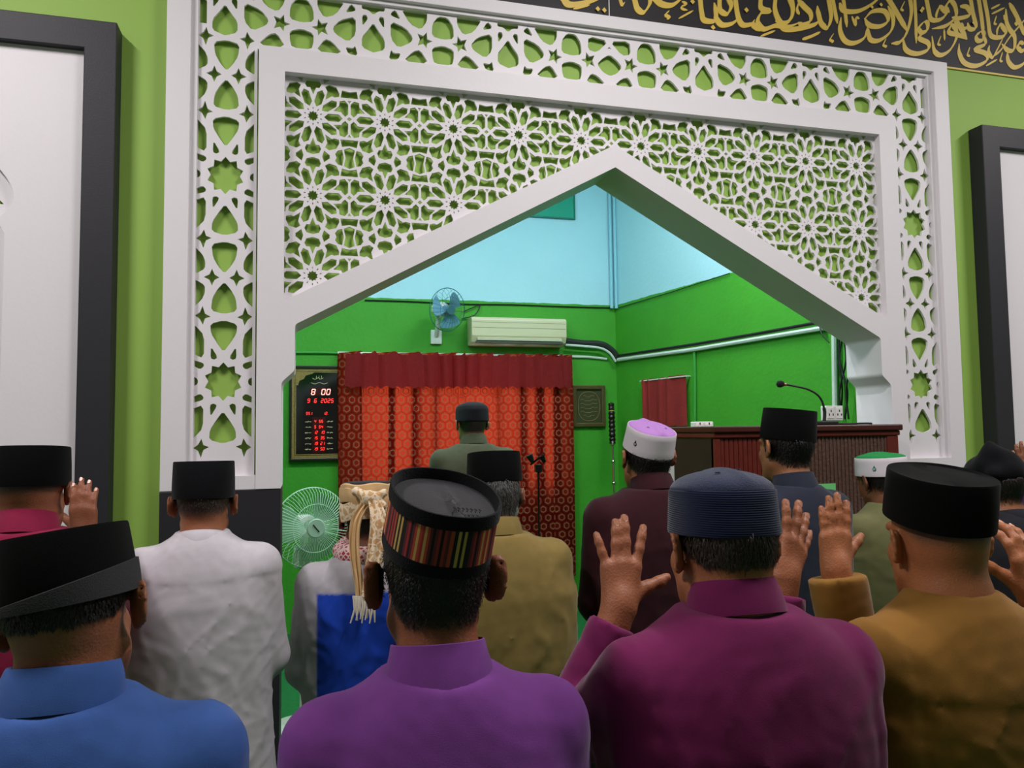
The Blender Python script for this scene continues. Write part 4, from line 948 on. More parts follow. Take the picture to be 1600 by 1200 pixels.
def mat_attr(name, c1, c2, rough=.6, bump=.1, bscale=300, atn='tint', noise=.0, nscale=400, spec=.3, sheen=0., c3=None):
    if name in _mats: return _mats[name]
    m = mat(name, c1, rough, bump=bump, bscale=bscale, spec=spec, sheen=sheen); nt = m.node_tree; N = nt.nodes; L = nt.links; b = N['Principled BSDF']
    a = N.new('ShaderNodeAttribute'); a.attribute_name = atn
    tc = N.new('ShaderNodeTexCoord'); n = N.new('ShaderNodeTexNoise'); n.inputs['Scale'].default_value = nscale; n.inputs['Detail'].default_value = 3; L.new(tc.outputs['Object'], n.inputs[0])
    fac = a.outputs['Fac']
    if noise:
        ma = N.new('ShaderNodeMath'); ma.operation = 'MULTIPLY_ADD'; ma.inputs[1].default_value = noise; L.new(n.outputs[0], ma.inputs[0])
        su = N.new('ShaderNodeMath'); su.operation = 'SUBTRACT'; L.new(a.outputs['Fac'], su.inputs[0]); su.inputs[1].default_value = noise*.5; L.new(su.outputs[0], ma.inputs[2])
        fac = ma.outputs[0]
    n3 = N.new('ShaderNodeTexNoise'); n3.inputs['Scale'].default_value = 35; n3.inputs['Detail'].default_value = 5; L.new(tc.outputs['Object'], n3.inputs[0])
    v = N.new('ShaderNodeMix'); v.data_type = 'RGBA'; cc = lin(c1); v.inputs[6].default_value = tuple(x*.86 for x in cc[:3])+(1,); v.inputs[7].default_value = tuple(min(1, x*1.12) for x in cc[:3])+(1,); L.new(n3.outputs[0], v.inputs[0])
    mx = N.new('ShaderNodeMix'); mx.data_type = 'RGBA'; mx.clamp_factor = True; L.new(fac, mx.inputs[0]); L.new(v.outputs[2], mx.inputs[6]); mx.inputs[7].default_value = lin(c2)
    L.new(mx.outputs[2], b.inputs['Base Color'])
    return m
def cloth_mat(name, c, rough=.85, weave=.12, sheen=.15, c2=None):
    return mat_attr(name, c, c2 or c, rough, weave, 900, 'tint', 0, spec=.15, sheen=sheen)

def hand_prims(S_, W, fdir, n, tdir_sign, scale=1., spread=(.12, .02, -.05, -.16), curl=(.12, .1, .12, .18), thumb=(.75, .35), k=.006, thumb_c=.2):
    """W wrist, fdir wrist->fingers, n back-of-hand normal, tdir_sign picks the side the thumb leaves"""
    f = nrm(fdir); n = nrm(n-f*(np.array(n)@f)); t = np.cross(f, n)*tdir_sign; s = scale; W = np.array(W, float)
    offs = (.029, .010, -.010, -.028); kl = (.078, .083, .079, .072); fl = (.082, .091, .085, .066); fr = (.0098, .0102, .0098, .0086)
    for i in range(4):
        S_.cap(W+t*offs[i]*.55*s, W+f*kl[i]*s+t*offs[i]*s, .0155*s, .0132*s, .014)
    S_.cap(W+f*.02*s+t*.012*s-n*.006*s, W+f*.055*s+t*.018*s-n*.008*s, .017*s, .014*s, .012)
    S_.cap(W+f*.02*s-t*.014*s-n*.005*s, W+f*.06*s-t*.02*s-n*.006*s, .015*s, .013*s, .012)
    tips = []
    for i in range(4):
        p = W+f*kl[i]*s+t*offs[i]*s; d = f*math.cos(spread[i])+t*math.sin(spread[i]); r_ = fr[i]*s; c = curl[i]
        for j, part in enumerate((.46, .30, .24)):
            c_ = c*(j+.6); dd = d*math.cos(c_)-n*math.sin(c_); q = p+dd*fl[i]*part*s
            S_.cap(p, q, r_*(1.06-.08*j), r_*(1.0-.09*j), k); p = q
        tips.append((p, dd, n*math.cos(c_)+d*math.sin(c_), r_))
    p = W+f*.022*s+t*.022*s-n*.006*s; d = nrm(t*math.sin(thumb[0])+f*math.cos(thumb[0])-n*thumb[1])
    q = p+d*.042*s; S_.cap(p, q, .0165*s, .0128*s, .012); p = q
    d2 = nrm(d+t*thumb_c); q = p+d2*.028*s; S_.cap(p, q, .0126*s, .0116*s, k); p = q
    q = p+nrm(d2+t*.1+f*.25)*.019*s; S_.cap(p, q, .0116*s, .0092*s, k)
    return tips
def ik(a, w, l1, l2, pole):
    d = w-a; L_ = np.linalg.norm(d); L_ = min(L_, (l1+l2)*.999); u = nrm(d); x = (l1*l1-l2*l2+L_*L_)/(2*L_); h = math.sqrt(max(l1*l1-x*x, 1e-6))
    p = np.array(pole, float); p = nrm(p-u*(p@u)); return a+u*x+p*h

def loft(name, rings, m, parent, cap0=True, cap1=True, close=True, smooth=True):
    n = len(rings[0]); V = [p for r_ in rings for p in r_]; Fc = []
    for i in range(len(rings)-1):
        for k in range(n if close else n-1):
            Fc.append((i*n+k, i*n+(k+1) % n, (i+1)*n+(k+1) % n, (i+1)*n+k))
    if cap0: Fc.append(tuple(range(n))[::-1])
    if cap1: Fc.append(tuple(range((len(rings)-1)*n, len(rings)*n)))
    o = link(name, mesh(V, Fc), m, parent)
    if smooth:
        o.data.polygons.foreach_set('use_smooth', [True]*len(o.data.polygons))
        try: o.data.set_sharp_from_angle(angle=.75)
        except Exception: pass
    return o

SKIN = {}
def skin_mat(c, hair):
    key = 'skin_%d_%d_%d_%s' % (*c, hair[0])
    return mat_attr(key, c, hair, .5, .12, 260, 'hair', .9, 700, spec=.35)
TORSO_Z = np.array([.03, .012, -.008, -.03, -.055, -.085, -.12, -.18, -.30, -.45, -.60, -.80])
TORSO_W = np.array([.064, .074, .098, .130, .160, .182, .194, .200, .199, .194, .200, .212])
TORSO_D = np.array([.066, .074, .084, .092, .098, .104, .110, .117, .122, .122, .128, .135])
TORSO_Y = np.array([.012, .006, 0, -.002, -.005, -.008, -.010, -.012, -.008, 0, .004, .004])

def person(label, head, depth, shirt, skin=(140, 88, 60), hair=(22, 18, 17), yaw=0., bow=.12, roll=0., hat=None, ndz=.115, nback=.045, bw=1., hands=None, h=.007, hs=.0095,
           collar='stand', tint=None, yoke=None, hem=-.62, legs=(40, 38, 42), fold=.004, hair_n=900, hair_len=.014, hairline=0., ear=1., legs_m=None, sleeve=1., cuff=None, hunch=0., seed=1, group='worshippers standing in prayer', slack=1., sleeve_end=.0, flare=1., neck=1., seam=False):
    Hw = dep(*head, depth); root = np.array([Hw[0], Hw[1], 0.])
    e = empty('person', root, 0, label, 'person', group)
    H = np.array([0, 0, Hw[2]]); R = rotm(yaw, bow, roll); Y = rotm(yaw*.6, 0, 0)
    hl = lambda x, y, z: H+R@np.array([x, y, z])
    bl = lambda x, y, z: np.array([0, 0, 0])+Y@np.array([x, y, 0])+np.array([0, 0, z])
    zn = H[2]-ndz; ty = -nback
    B_ = Sdf()
    # head
    B_.ell(hl(0, -.012, .040), (.075, .096, .080), R, .02); B_.ell(hl(0, -.040, .018), (.066, .066, .070), R, .02)
    B_.ell(hl(0, .034, -.038), (.063, .060, .082), R, .02); B_.ell(hl(0, .074, -.098), (.030, .024, .026), R, .02)
    for s in (-1, 1):
        B_.cap(hl(s*.050, .010, -.055), hl(s*.022, .066, -.098), .018, .016, .025)
        B_.ell(hl(s*.040, .062, -.020), (.018, .020, .020), R, .02)
        B_.cap(hl(s*.012, .088, .030), hl(s*.046, .074, .030), .012, .010, .012)
        B_.ell(hl(s*.032, .094, .006), (.016, .012, .011), R, .008, -1)
        B_.ell(hl(s*.032, .082, .006), (.012, .012, .012), R, .003)
        # ear: shell, rim and hollow
        er = R@np.array(Matrix.Rotation(s*(.35+.12*ear), 3, 'Z')); es = 1+.16*(ear-1); er = np.array(er); eo = .079+.004*ear
        B_.ell(hl(s*eo, -.010, .000), (.0065, .0185*es, .0310*es), er, .006)
        for k in range(7):
            t0_, t1_ = math.radians(-60+k*37), math.radians(-60+(k+1)*37)
            pt = lambda t: hl(s*(eo+.0045+.005*math.sin(max(t, 0))), -.012, 0)+er@np.array([0, -.0165*es*math.cos(t), .0285*es*math.sin(t)])
            B_.cap(pt(t0_), pt(t1_), .0038, .0038, .003)
        B_.ell(hl(s*(eo-.002), .002, -.026), (.006, .008, .010), er, .006)
    B_.cap(hl(0, .098, .004), hl(0, .116, -.030), .008, .0125, .012); B_.cap(hl(-.012, .100, -.036), hl(.012, .100, -.036), .008, .008, .008)
    B_.cap(hl(-.020, .090, -.066), hl(.020, .090, -.066), .007, .007, .006); B_.cap(hl(-.016, .089, -.075), hl(.016, .089, -.075), .007, .007, .006)
    # neck, trunk
    nb_ = bl(0, ty, zn)
    B_.cap(hl(0, -.026, -.030), nb_+np.array([0, .004, -.01]), .056*neck, .057*neck, .03); B_.cap(nb_+np.array([0, .004, -.005]), bl(0, ty, zn-.08), .057*neck, .062, .03)
    sh = {s: bl(s*.156*bw, ty-.005, zn-.085+hunch) for s in (-1, 1)}
    B_.cap(sh[-1], sh[1], .042, .042, .03); B_.ell(bl(0, ty, zn-.24), (.150*bw, .088, .20), None, .05); B_.ell(bl(0, ty, zn-.50), (.155*bw, .105, .20), None, .05)
    for s in (-1, 1):
        B_.cap(bl(s*.085, ty, zn-.60), bl(s*.09, ty+.01, .46), .078, .052, .03); B_.cap(bl(s*.09, ty+.01, .46), bl(s*.09, ty-.01, .09), .050, .036, .03)
        B_.cap(bl(s*.09, ty-.03, .045), bl(s*.105, ty+.15, .030), .038, .026, .03)
    # arms
    arms = {}; hands = hands or {}
    for s in (-1, 1):
        hd = hands.get('L' if s < 0 else 'R')
        if hd:
            Wp = dep(*hd['w'])-root; Tp = dep(*hd['tip'])-root; f = nrm(Tp-Wp); n = np.array(hd.get('n', (0, -1, 0)), float); pole = hd.get('pole', (s*.45, -.1, -.9)); sc = hd.get('s', 1.); kw = hd.get('kw', {})
        else:
            Wp = bl(s*.055, ty+.235+.012*s, zn-.33-.012*s); f = nrm(Y@np.array([-s*.95, .15, -.12])); n = Y@np.array([0, .9, .35]); pole = (s*.5, -.55, -.65); sc = 1.; kw = dict(curl=(.3, .32, .34, .36), thumb=(.5, .2))
        E_ = ik(sh[s], Wp, .285, .255, pole); ax_ = E_+nrm(Wp-E_)*np.linalg.norm(Wp-E_)
        B_.cap(sh[s], E_, .050, .040, .03); B_.cap(E_, Wp, .040, .027, .02); B_.cap(Wp-nrm(Wp-E_)*.03, Wp+f*.02, .026, .024, .02)
        nn = n-f*(n@f); t_up = np.cross(f, nrm(nn)); sg = 1.
        if hd: want = np.array(hd.get('thumb', (-s, 0, 0)), float)
        else: want = np.array([0, 0, 1.])
        sg = 1. if t_up@want > 0 else -1.
        tips = hand_prims(B_, Wp, f, n, sg, sc, **kw); arms[s] = (E_, Wp, f, tips, hd is not None)
    V, Q = B_.mesh(h)
    if hat:
        Fh = hat_frame(R, H, hat); ha, hb, hh_ = hat.get('a', .084), hat.get('b', .102), hat.get('h', .095); ql = Fh.inv(V); qh = (V-H)@R; inh = (ql[:, 2] > .004) & (np.abs(qh) < .15).all(1) & ~((np.abs(qh[:, 0]) > .0765) & (qh[:, 2] < .045))
        rr = np.sqrt((ql[:, 0]/(ha*.9))**2+(ql[:, 1]/(hb*.9))**2); kf = np.where(inh & (rr > 1), 1/np.maximum(rr, 1e-6), 1.); ql[:, 0] *= kf; ql[:, 1] *= kf
        lim = hh_-.022; ql[:, 2] = np.where(inh & (ql[:, 2] > lim), lim, ql[:, 2]); V = ql@Fh.Rt.T+Fh.o
    me = np_mesh(V, Q)
    q = (V-H)@R
    x, y, z = q[:, 0], q[:, 1], q[:, 2]
    zh = np.interp(y, [-.12, -.06, -.02, .015, .03, .06, .12], [-.058, -.052, -.030, -.015, .000, .060, .085])+hairline
    ht = sstep(-.014, .022, z-zh)*(np.abs(x) < .0835)
    attr(me, 'hair', ht)
    body = link('body', me, skin_mat(skin, hair), e, True)
    for s in (-1, 1):
        if arms[s][4]:
            for tp, dd, nn, r_ in arms[s][3]:
                u_ = nrm(np.cross(dd, nn)); c_ = tp-dd*.003+nn*r_*.80; b_ = MB(); pts = []
                for a_i in range(10):
                    t = 2*math.pi*a_i/10; pts.append(c_+u_*.0052*math.cos(t)*abs(math.cos(t))**-.2+dd*.0068*math.sin(t)-nn*.0016*abs(math.cos(t)))
                b_.add(pts+[p+nn*.0008 for p in pts], [tuple(range(10, 20))]+[(k_, (k_+1) % 10, 10+(k_+1) % 10, 10+k_) for k_ in range(10)])
                nl = b_.build('fingernail', mat('nail', (186, 132, 108), .3), body)
    # shirt
    wv = np.clip(TORSO_W*bw, 0, 1); T_ = Sdf(); zt_ = zn+TORSO_Z[::-1]; bot = zn+hem
    wv2 = wv.copy(); wv2[7:] *= slack
    def tor(P):
        zz = np.clip(P[..., 2], bot, zn+.03)
        w = np.interp(zz, zt_, wv2[::-1]).astype(f32); d = np.interp(zz, zt_, (TORSO_D*(.6+.4*bw))[::-1]).astype(f32); yc = (ty+np.interp(zz, zt_, TORSO_Y[::-1])).astype(f32)
        X = P[..., 0]*f32(Y[0, 0])+P[..., 1]*f32(Y[1, 0]); Y_ = P[..., 0]*f32(Y[0, 1])+P[..., 1]*f32(Y[1, 1])
        a = np.abs(X)/w; b = np.abs(Y_-yc)/d; rr = (a**f32(2.35)+b**f32(2.35))**f32(1/2.35)
        ds = (rr-1)*np.minimum(w, d)*f32(.95)
        return np.maximum(ds, np.maximum(bot-P[..., 2], P[..., 2]-(zn+(.018 if collar in ('none', 'band') else .002))))
    T_.fn(tor, bl(0, ty, bot)-np.array([.27*bw*slack, .27, 0]), bl(0, ty, zn+.03)+np.array([.27*bw*slack, .27, 0]), .02)
    for s in (-1, 1):
        E_, Wp, f, _, rs = arms[s]; a0 = sh[s]+np.array([0, 0, .0])
        ds_ = nrm(Wp-E_); We = Wp-ds_*(sleeve_end+.012)
        T_.cap(bl(s*.09*bw, ty, zn-.070+hunch*.6), a0, .048, .056, .03)
        T_.cap(a0, E_, .057*sleeve, .053*sleeve, .03)
        def fore(P, E_=E_, We=We, ds_=ds_):
            pa = P-E_.astype(f32); ba = (We-E_).astype(f32); hh_ = np.clip((pa@ba)/(ba@ba), 0, 1); qd = pa-hh_[..., None]*ba
            return np.maximum(np.sqrt((qd*qd).sum(-1))-(.053*sleeve+(.044*sleeve*flare-.053*sleeve)*hh_), (P-We.astype(f32))@ds_.astype(f32))
        T_.fn(fore, np.minimum(E_, We)-.07, np.maximum(E_, We)+.07, .022)
    rg = np.random.default_rng(seed*13+5); wav = [(rg.normal(size=3)*np.array([1.0, .6, .40]), rg.uniform(0, 6.28), rg.uniform(16, 42)) for _ in range(7)]
    def post(P, D):
        m = np.abs(D) < .03
        if not m.any(): return D
        p = P[m]; dsp = np.zeros(len(p), f32)
        wx = f32(.03)*np.sin(p[:, 2]*19+p[:, 0]*11+seed)+f32(.02)*np.sin(p[:, 0]*31-p[:, 2]*23)
        for i, (dv, ph, fr_) in enumerate(wav):
            dv = (dv/np.linalg.norm(dv)).astype(f32); ar = (p@dv+wx)*f32(fr_)+f32(ph)
            r_ = 1-np.abs(np.sin(ar)); dsp += (r_**3)*f32(.55)*(np.sin(p@np.roll(dv, 1)*9+ph*2)*.5+.5)
        up = sstep(-.02, -.22, p[:, 2]-zn)
        dsp *= f32(fold)*(.35+.65*up); dsp += f32(.0007)*np.sin(p[:, 0]*95+6*np.sin(p[:, 2]*23+seed))*np.sin(p[:, 2]*71+5*np.sin(p[:, 0]*17))
        if yoke is not None: dsp += f32(.003)*sstep(-.003, .003, p[:, 2]-(zn+yoke+.06*np.abs(p[:, 0])))*(p[:, 1] < ty+.05)
        if seam: dsp += f32(.0028)*sstep(-.002, .002, np.abs(p[:, 0])-.163*bw)*(p[:, 2] > zn-.30)
        D = D.copy(); D[m] -= dsp.astype(f32); return D
    T_.post(post)
    V, Q = T_.mesh(hs); me = np_mesh(V, Q); L_ = V.copy(); L_[:, 2] -= zn
    attr(me, 'tint', tint(L_, arms) if tint else np.zeros(len(V)))
    shirt_o = link('shirt', me, shirt, e, True)
    # collar
    nd = nrm(hl(0, -.026, -.03)-nb_)
    if collar != 'none':
        ht_ = {'stand': .038, 'fold': .042, 'band': .014}[collar]; rings = []; n = 40
        ux = Y[:, 0]; uf = nrm(np.cross(nd, ux))*-1; uf = nrm(np.cross(nd, ux)); 
        if uf@Y[:, 1] < 0: uf = -uf
        c0 = nb_+np.array([0, .004, .0])
        prof = [(.080, -.02), (.0775, .002), (.0715, ht_*.6), (.0685, ht_), (.0655, ht_+.001), (.0635, ht_*.5), (.066, -.012)]
        if collar == 'fold': prof = [(.079, -.012), (.0785, 0), (.074, ht_*.55), (.0685, ht_*.97), (.0665, ht_+.002), (.0635, ht_), (.062, ht_*.5), (.064, -.012)]
        for r_, zz in prof: rings.append([c0+ux*r_*1.0*math.cos(2*math.pi*k/n)+uf*r_*1.02*math.sin(2*math.pi*k/n)+nd*(zz-.010*(math.sin(2*math.pi*k/n) > .3)*(math.sin(2*math.pi*k/n)-.3)*1.5) for k in range(n)])
        co = loft('collar', rings, shirt, shirt_o, False, False); attr(co.data, 'tint', np.zeros(len(co.data.vertices)))
    for s in (-1, 1):
        if cuff and arms[s][4]:
            E_, Wp, f, _, _ = arms[s]; d = nrm(Wp-E_); a = nrm(np.cross(d, (0, 1, .2))); b = np.cross(d, a); c_ = Wp-d*(sleeve_end+.03); rings = []
            for r_, zz in ((.049, -.018), (.051, -.01), (.052, .018), (.0505, .022), (.047, .020), (.045, -.01)): rings.append([c_+(a*math.cos(t)+b*math.sin(t))*r_*sleeve+d*zz for t in np.linspace(0, 2*math.pi, 28, endpoint=False)])
            co = loft('cuff', rings, shirt, shirt_o, False, False); attr(co.data, 'tint', np.zeros(len(co.data.vertices)))
    # legwear
    Lg = Sdf(); Lm = legs_m or cloth_mat('trousers_%d_%d_%d' % legs, legs)
    top = bot+.07
    if legs_m is not None:   # sarong: one tube
        def sar(P):
            zz = np.clip(P[..., 2], .08, top); k_ = zz/top; w = (.17+.025*k_).astype(f32); d = (.125+.0*k_).astype(f32)
            rr = np.sqrt((P[..., 0]/w)**2+((P[..., 1]-ty)/d)**2); return np.maximum((rr-1)*d*.9-.004*np.sin(P[..., 0]*60), np.maximum(.08-P[..., 2], P[..., 2]-top))
        Lg.fn(sar, (-.22, ty-.16, .08), (.22, ty+.16, top), .02)
    else:
        for s in (-1, 1):
            a, b = bl(s*.088, ty, top-.08), bl(s*.095, ty+.005, .14)
            Lg.cap(a, b, .098, .074, .03)
        Lg.ell(bl(0, ty, top-.08), (.18, .12, .12), None, .04)
        def cutf(P, D): return np.maximum(D, np.maximum(.09-P[..., 2], P[..., 2]-top))
        Lg.post(cutf)
    V, Q = Lg.mesh(.016); me = np_mesh(V, Q); attr(me, 'tint', np.zeros(len(V))); link('sarong' if legs_m else 'trousers', me, Lm, e, True)
    # short hair strands between hat and hairline
    bz = hat['z0'] if hat else .2
    if hair_n:
        cen_ = (np.array([body.data.vertices[0].co])*0)[0]
        Vb = np.empty(len(body.data.vertices)*3, f32); body.data.vertices.foreach_get('co', Vb); Vb = Vb.reshape(-1, 3)
        Nb = np.empty(len(Vb)*3, f32); body.data.vertices.foreach_get('normal', Nb); Nb = Nb.reshape(-1, 3)
        ql = (Vb-H)@R; hz_ok = (Fh.inv(Vb)[:, 2] < .002) if hat else (ql[:, 2] < .1)
        ok = np.where((ht > .45) & hz_ok & (ql[:, 1] < .04) & (np.abs(ql[:, 0]) < .08))[0]
        if len(ok):
            pk = rg.choice(ok, hair_n); Pp = Vb[pk]+rg.normal(size=(hair_n, 3))*h*.35; Nn = Nb[pk]
            dn = -R[:, 2]+rg.normal(size=(hair_n, 3))*.3; dn -= Nn*(dn*Nn).sum(1)[:, None]; dn /= np.linalg.norm(dn, axis=1)[:, None]+1e-9
            sd_ = np.cross(dn, Nn); ln = hair_len*rg.uniform(.5, 1.2, hair_n)[:, None]; w = .0008
            a = Pp-sd_*w; b = Pp+sd_*w; c = Pp+dn*ln*.55+Nn*.002; d = Pp+dn*ln+Nn*.0012
            VV = np.concatenate([a, b, c+sd_*w*.8, c-sd_*w*.8, d]); i = np.arange(hair_n); m_ = hair_n
            me = np_mesh(VV, np.concatenate([np.stack([i, i+m_, i+2*m_], 1), np.stack([i, i+2*m_, i+3*m_], 1), np.stack([i+3*m_, i+2*m_, i+4*m_], 1)]))
            ho = link('hair', me, mat('hair_%d' % hair[0], hair, .55), e); ho['kind'] = 'stuff'
    if hat: hat['fn'](e, hl, R, H, hat)
    return e, dict(H=H, R=R, zn=zn, root=root, arms=arms, hl=hl, ty=ty, Y=Y)

# ------------------------------------------------------------------ hats
def hat_frame(R, H, p):
    Rt = R@rotm(p.get('yaw', 0), p.get('pitch', 0), p.get('roll', 0)); o = H+R@np.array([p.get('x0', 0), p.get('y0', -.012), p['z0']])
    f = lambda x, y, z: o+Rt@np.array([x, y, z])
    f.inv = lambda P: (P-o)@Rt
    f.Rt = Rt; f.o = o
    return f
def hring(F, a, b, z, n=72, ex=2.25, crease=None):
    out = []
    for k in range(n):
        t = 2*math.pi*k/n; c, s = math.cos(t), math.sin(t)
        x = a*math.copysign(abs(c)**(2/ex), c); y = b*math.copysign(abs(s)**(2/ex), s)
        out.append(F(x, y, z+(crease(x, y) if crease else 0)))
    return out
M_velvet = mat('velvet_black', (9, 9, 10), .95, sheen=.04, bump=.15, bscale=700, spec=.1)
M_velvet2 = mat('soft_black', (20, 20, 23), .95, sheen=.08, bump=.25, bscale=400, spec=.1)
def songkok(e, hl, R, H, p):
    F = hat_frame(R, H, p); a, b, hh = p.get('a', .084), p.get('b', .102), p.get('h', .095); tp = p.get('taper', .96); m = p.get('m', M_velvet)
    cr = lambda d: (lambda x, y: -d*math.exp(-(x/.012)**2)*(1 if abs(y) < b*.8 else .3)+p.get('wob', 0)*math.sin(x*40+y*25))
    rg_ = [hring(F, a*.93, b*.94, .004), hring(F, a*.99, b*.99, -.002), hring(F, a, b, .002), hring(F, a*(1+tp)/2*1.005, b*(1+tp)/2*1.005, hh*.5), hring(F, a*tp, b*tp, hh-.004), hring(F, a*tp*.985, b*tp*.985, hh), hring(F, a*tp*.94, b*tp*.95, hh-.0035, crease=cr(.001)), hring(F, a*tp*.6, b*tp*.7, hh-.006, crease=cr(.004)), hring(F, a*tp*.2, b*tp*.45, hh-.004, crease=cr(.006)), hring(F, a*.02, b*.3, hh-.006)]
    ho = loft('songkok', rg_, m, e, False, True)
    if p.get('fold'):   # turned-up cloth band, slanted
        f = p['fold']; n = 72; rr = []
        sl = lambda x, y: f[0]+f[1]*(x/a)+f[2]*(y/b)
        for q, g in ((.99, 0), (1.03, -.001), (1.035, .5), (1.03, .97), (1.0, 1.0)):
            ring = []
            for k in range(n):
                t = 2*math.pi*k/n; c, s = math.cos(t), math.sin(t); x = a*q*math.copysign(abs(c)**.89, c); y = b*q*math.copysign(abs(s)**.89, s)
                ring.append(F(x, y, -.004+g*sl(x, y)))
            rr.append(ring)
        loft('turned_band', rr, mat('band_charcoal', (40, 40, 43), .9, bump=.2, bscale=500), ho, False, False)
    if p.get('pin'):
        c = F(*p['pin']); MB().lathe([(.001, -.004), (.004, -.003), (.004, 0), (.002, .002)], tuple(c), 10).build('pin', M_plastic, ho, True)
    return ho
def kopiah(e, hl, R, H, p):
    """band with a domed top"""
    F = hat_frame(R, H, p); a, b, hh = p.get('a', .082), p.get('b', .100), p.get('h', .07); dm = p.get('dome', .03); mb, mt = p['mb'], p['mt']; tp = p.get('taper', .97)
    band = [hring(F, a*.94, b*.95, .004), hring(F, a*.995, b*.995, -.002), hring(F, a, b, .003)]+[hring(F, a*(1+(tp-1)*t), b*(1+(tp-1)*t), hh*t) for t in (.25, .5, .75, .97)]+[hring(F, a*tp*.985, b*tp*.985, hh), hring(F, a*tp*.95, b*tp*.95, hh-.002)]
    bo = loft('cap', band, mb, e, False, False)
    ridge = p.get('ridge', .004)
    rd = lambda x, y: ridge*math.exp(-(x/.01)**2)
    top = [hring(F, a*tp*.975*math.cos(t*math.pi/2)+.0005, b*tp*.975*math.cos(t*math.pi/2)+.0005, hh-.004+dm*math.sin(t*math.pi/2)**.9, crease=rd if t > .15 else None) for t in (0, .12, .25, .4, .55, .7, .85, .97)]
    to = loft('cap_top', top, mt, bo, False, True)
    for (x, y) in p.get('eyelets', ()):
        rr = math.sqrt((x/(a*tp))**2+(y/(b*tp))**2); z = hh-.004+dm*math.sqrt(max(0, 1-rr*rr))+.003
        c = F(x, y, z); u_ = nrm(F(x+.01, y, z)-c); v_ = nrm(F(x, y+.01, z)-c)
        MB().ring(c, u_, v_, .0035, .0011, 14, 6).build('eyelet', mt, to, True)
    if p.get('emblem'):
        ang, ze, sz, mm = p['emblem']; ang = math.radians(ang)
        def sp(du, dz, lift):
            t = ang+du/((a+b)/2); k = 1+(tp-1)*(ze+dz)/hh; c, s = math.cos(t), math.sin(t)
            return F((a*k+lift)*math.copysign(abs(c)**.89, c), (b*k+lift)*math.copysign(abs(s)**.89, s), ze+dz)
        drop = [(0, 1.25), (.35, .55), (.75, .0), (.7, -.55), (.3, -.9), (-.3, -.9), (-.7, -.55), (-.75, 0), (-.35, .55)]
        b_ = MB(); n = len(drop); b_.add([sp(x*sz, z*sz, .0015) for x, z in drop]+[sp(x*sz, z*sz, 0) for x, z in drop], [tuple(range(n))]+[(k, (k+1) % n, n+(k+1) % n, n+k) for k in range(n)])
        em = b_.build('emblem', mm, bo)
        b_ = MB(); b_.tube([sp(sz*.32*math.cos(t), -.25*sz+sz*.32*math.sin(t), .002) for t in np.linspace(0, 5.2, 14)], sz*.09, 5); b_.build('emblem_mark', mat('emblem_pale', (215, 225, 222), .6), em)
    return bo
def striped_hat(e, hl, R, H, p):
    F = hat_frame(R, H, p); a, b, hh = p['a'], p['b'], p['h']; n = 132
    lo = [hring(F, a*.93, b*.94, .004, n), hring(F, a*.99, b*.99, -.002, n), hring(F, a, b, 0, n), hring(F, a*1.0, b*1.0, .016, n), hring(F, a*.985, b*.985, .0165, n)]
    ho = loft('songkok', lo, M_velvet2, e, False, False)
    V = []; Fc = []; mi = []; z0, z1 = .0155, hh-.020
    pal = [mat('stripe_crimson', (150, 38, 40), .7), mat('stripe_black', (16, 13, 14), .8), mat('stripe_gold', (186, 150, 84), .5), mat('stripe_maroon', (92, 28, 38), .7), mat('stripe_rust', (168, 62, 40), .7)]
    seq = [0, 3, 4, 1, 2, 1, 2, 1, 1, 3, 0, 1, 3, 4, 2, 4, 0, 2, 4, 3, 1, 3, 0, 1]
    r0, r1 = hring(F, a*.995, b*.995, z0, n), hring(F, a*.985, b*.985, z1, n); V = r0+r1
    for k in range(n): Fc.append((k, (k+1) % n, n+(k+1) % n, n+k)); mi.append(seq[(k*2//2) % len(seq)])
    o = link('woven_band', mesh(V, Fc), pal[0], ho)
    for m in pal[1:]: o.data.materials.append(m)
    o.data.polygons.foreach_set('material_index', mi); o.data.polygons.foreach_set('use_smooth', [True]*n)
    cr = lambda x, y: -.004-.010*math.exp(-((x-.01)/.030)**2-(y/.06)**2)+.012*math.exp(-((x-.012)/.006)**2)*math.exp(-((y+.01)/.05)**2)
    dp = .016
    top = [hring(F, a*.985, b*.985, z1-.001, n), hring(F, a*1.012, b*1.012, z1, n), hring(F, a*1.015, b*1.015, hh-.004, n), hring(F, a*1.005, b*1.005, hh, n), hring(F, a*.965, b*.97, hh, n), hring(F, a*.945, b*.95, hh-.006, n), hring(F, a*.92, b*.93, hh-dp, n)]
    loft('top_rim', top, M_velvet2, ho, False, False)
    pr2 = [hring(F, a*.93*t, b*.94*t, hh-dp+.012*(1-t), n, crease=cr if t < .95 else None) for t in (1, .9, .75, .6, .45, .3, .15, .02)]
    loft('crown_top', pr2, mat('crown_cloth', (28, 28, 32), .9, bump=.2, bscale=500, sheen=.2), ho, False, True)
    c = MB()
    for k in range(7):   # small stitched marks on the crown
        x = .006+k*.0062; c.tube([F(x, -.045, hh-.012), F(x+.002, -.036, hh-.0105)], .0009, 4); c.tube([F(x, -.036, hh-.0105), F(x+.003, -.040, hh-.011)], .0009, 4)
    c.build('stitched_lettering', mat('stitch_black', (8, 8, 9), .8), ho)
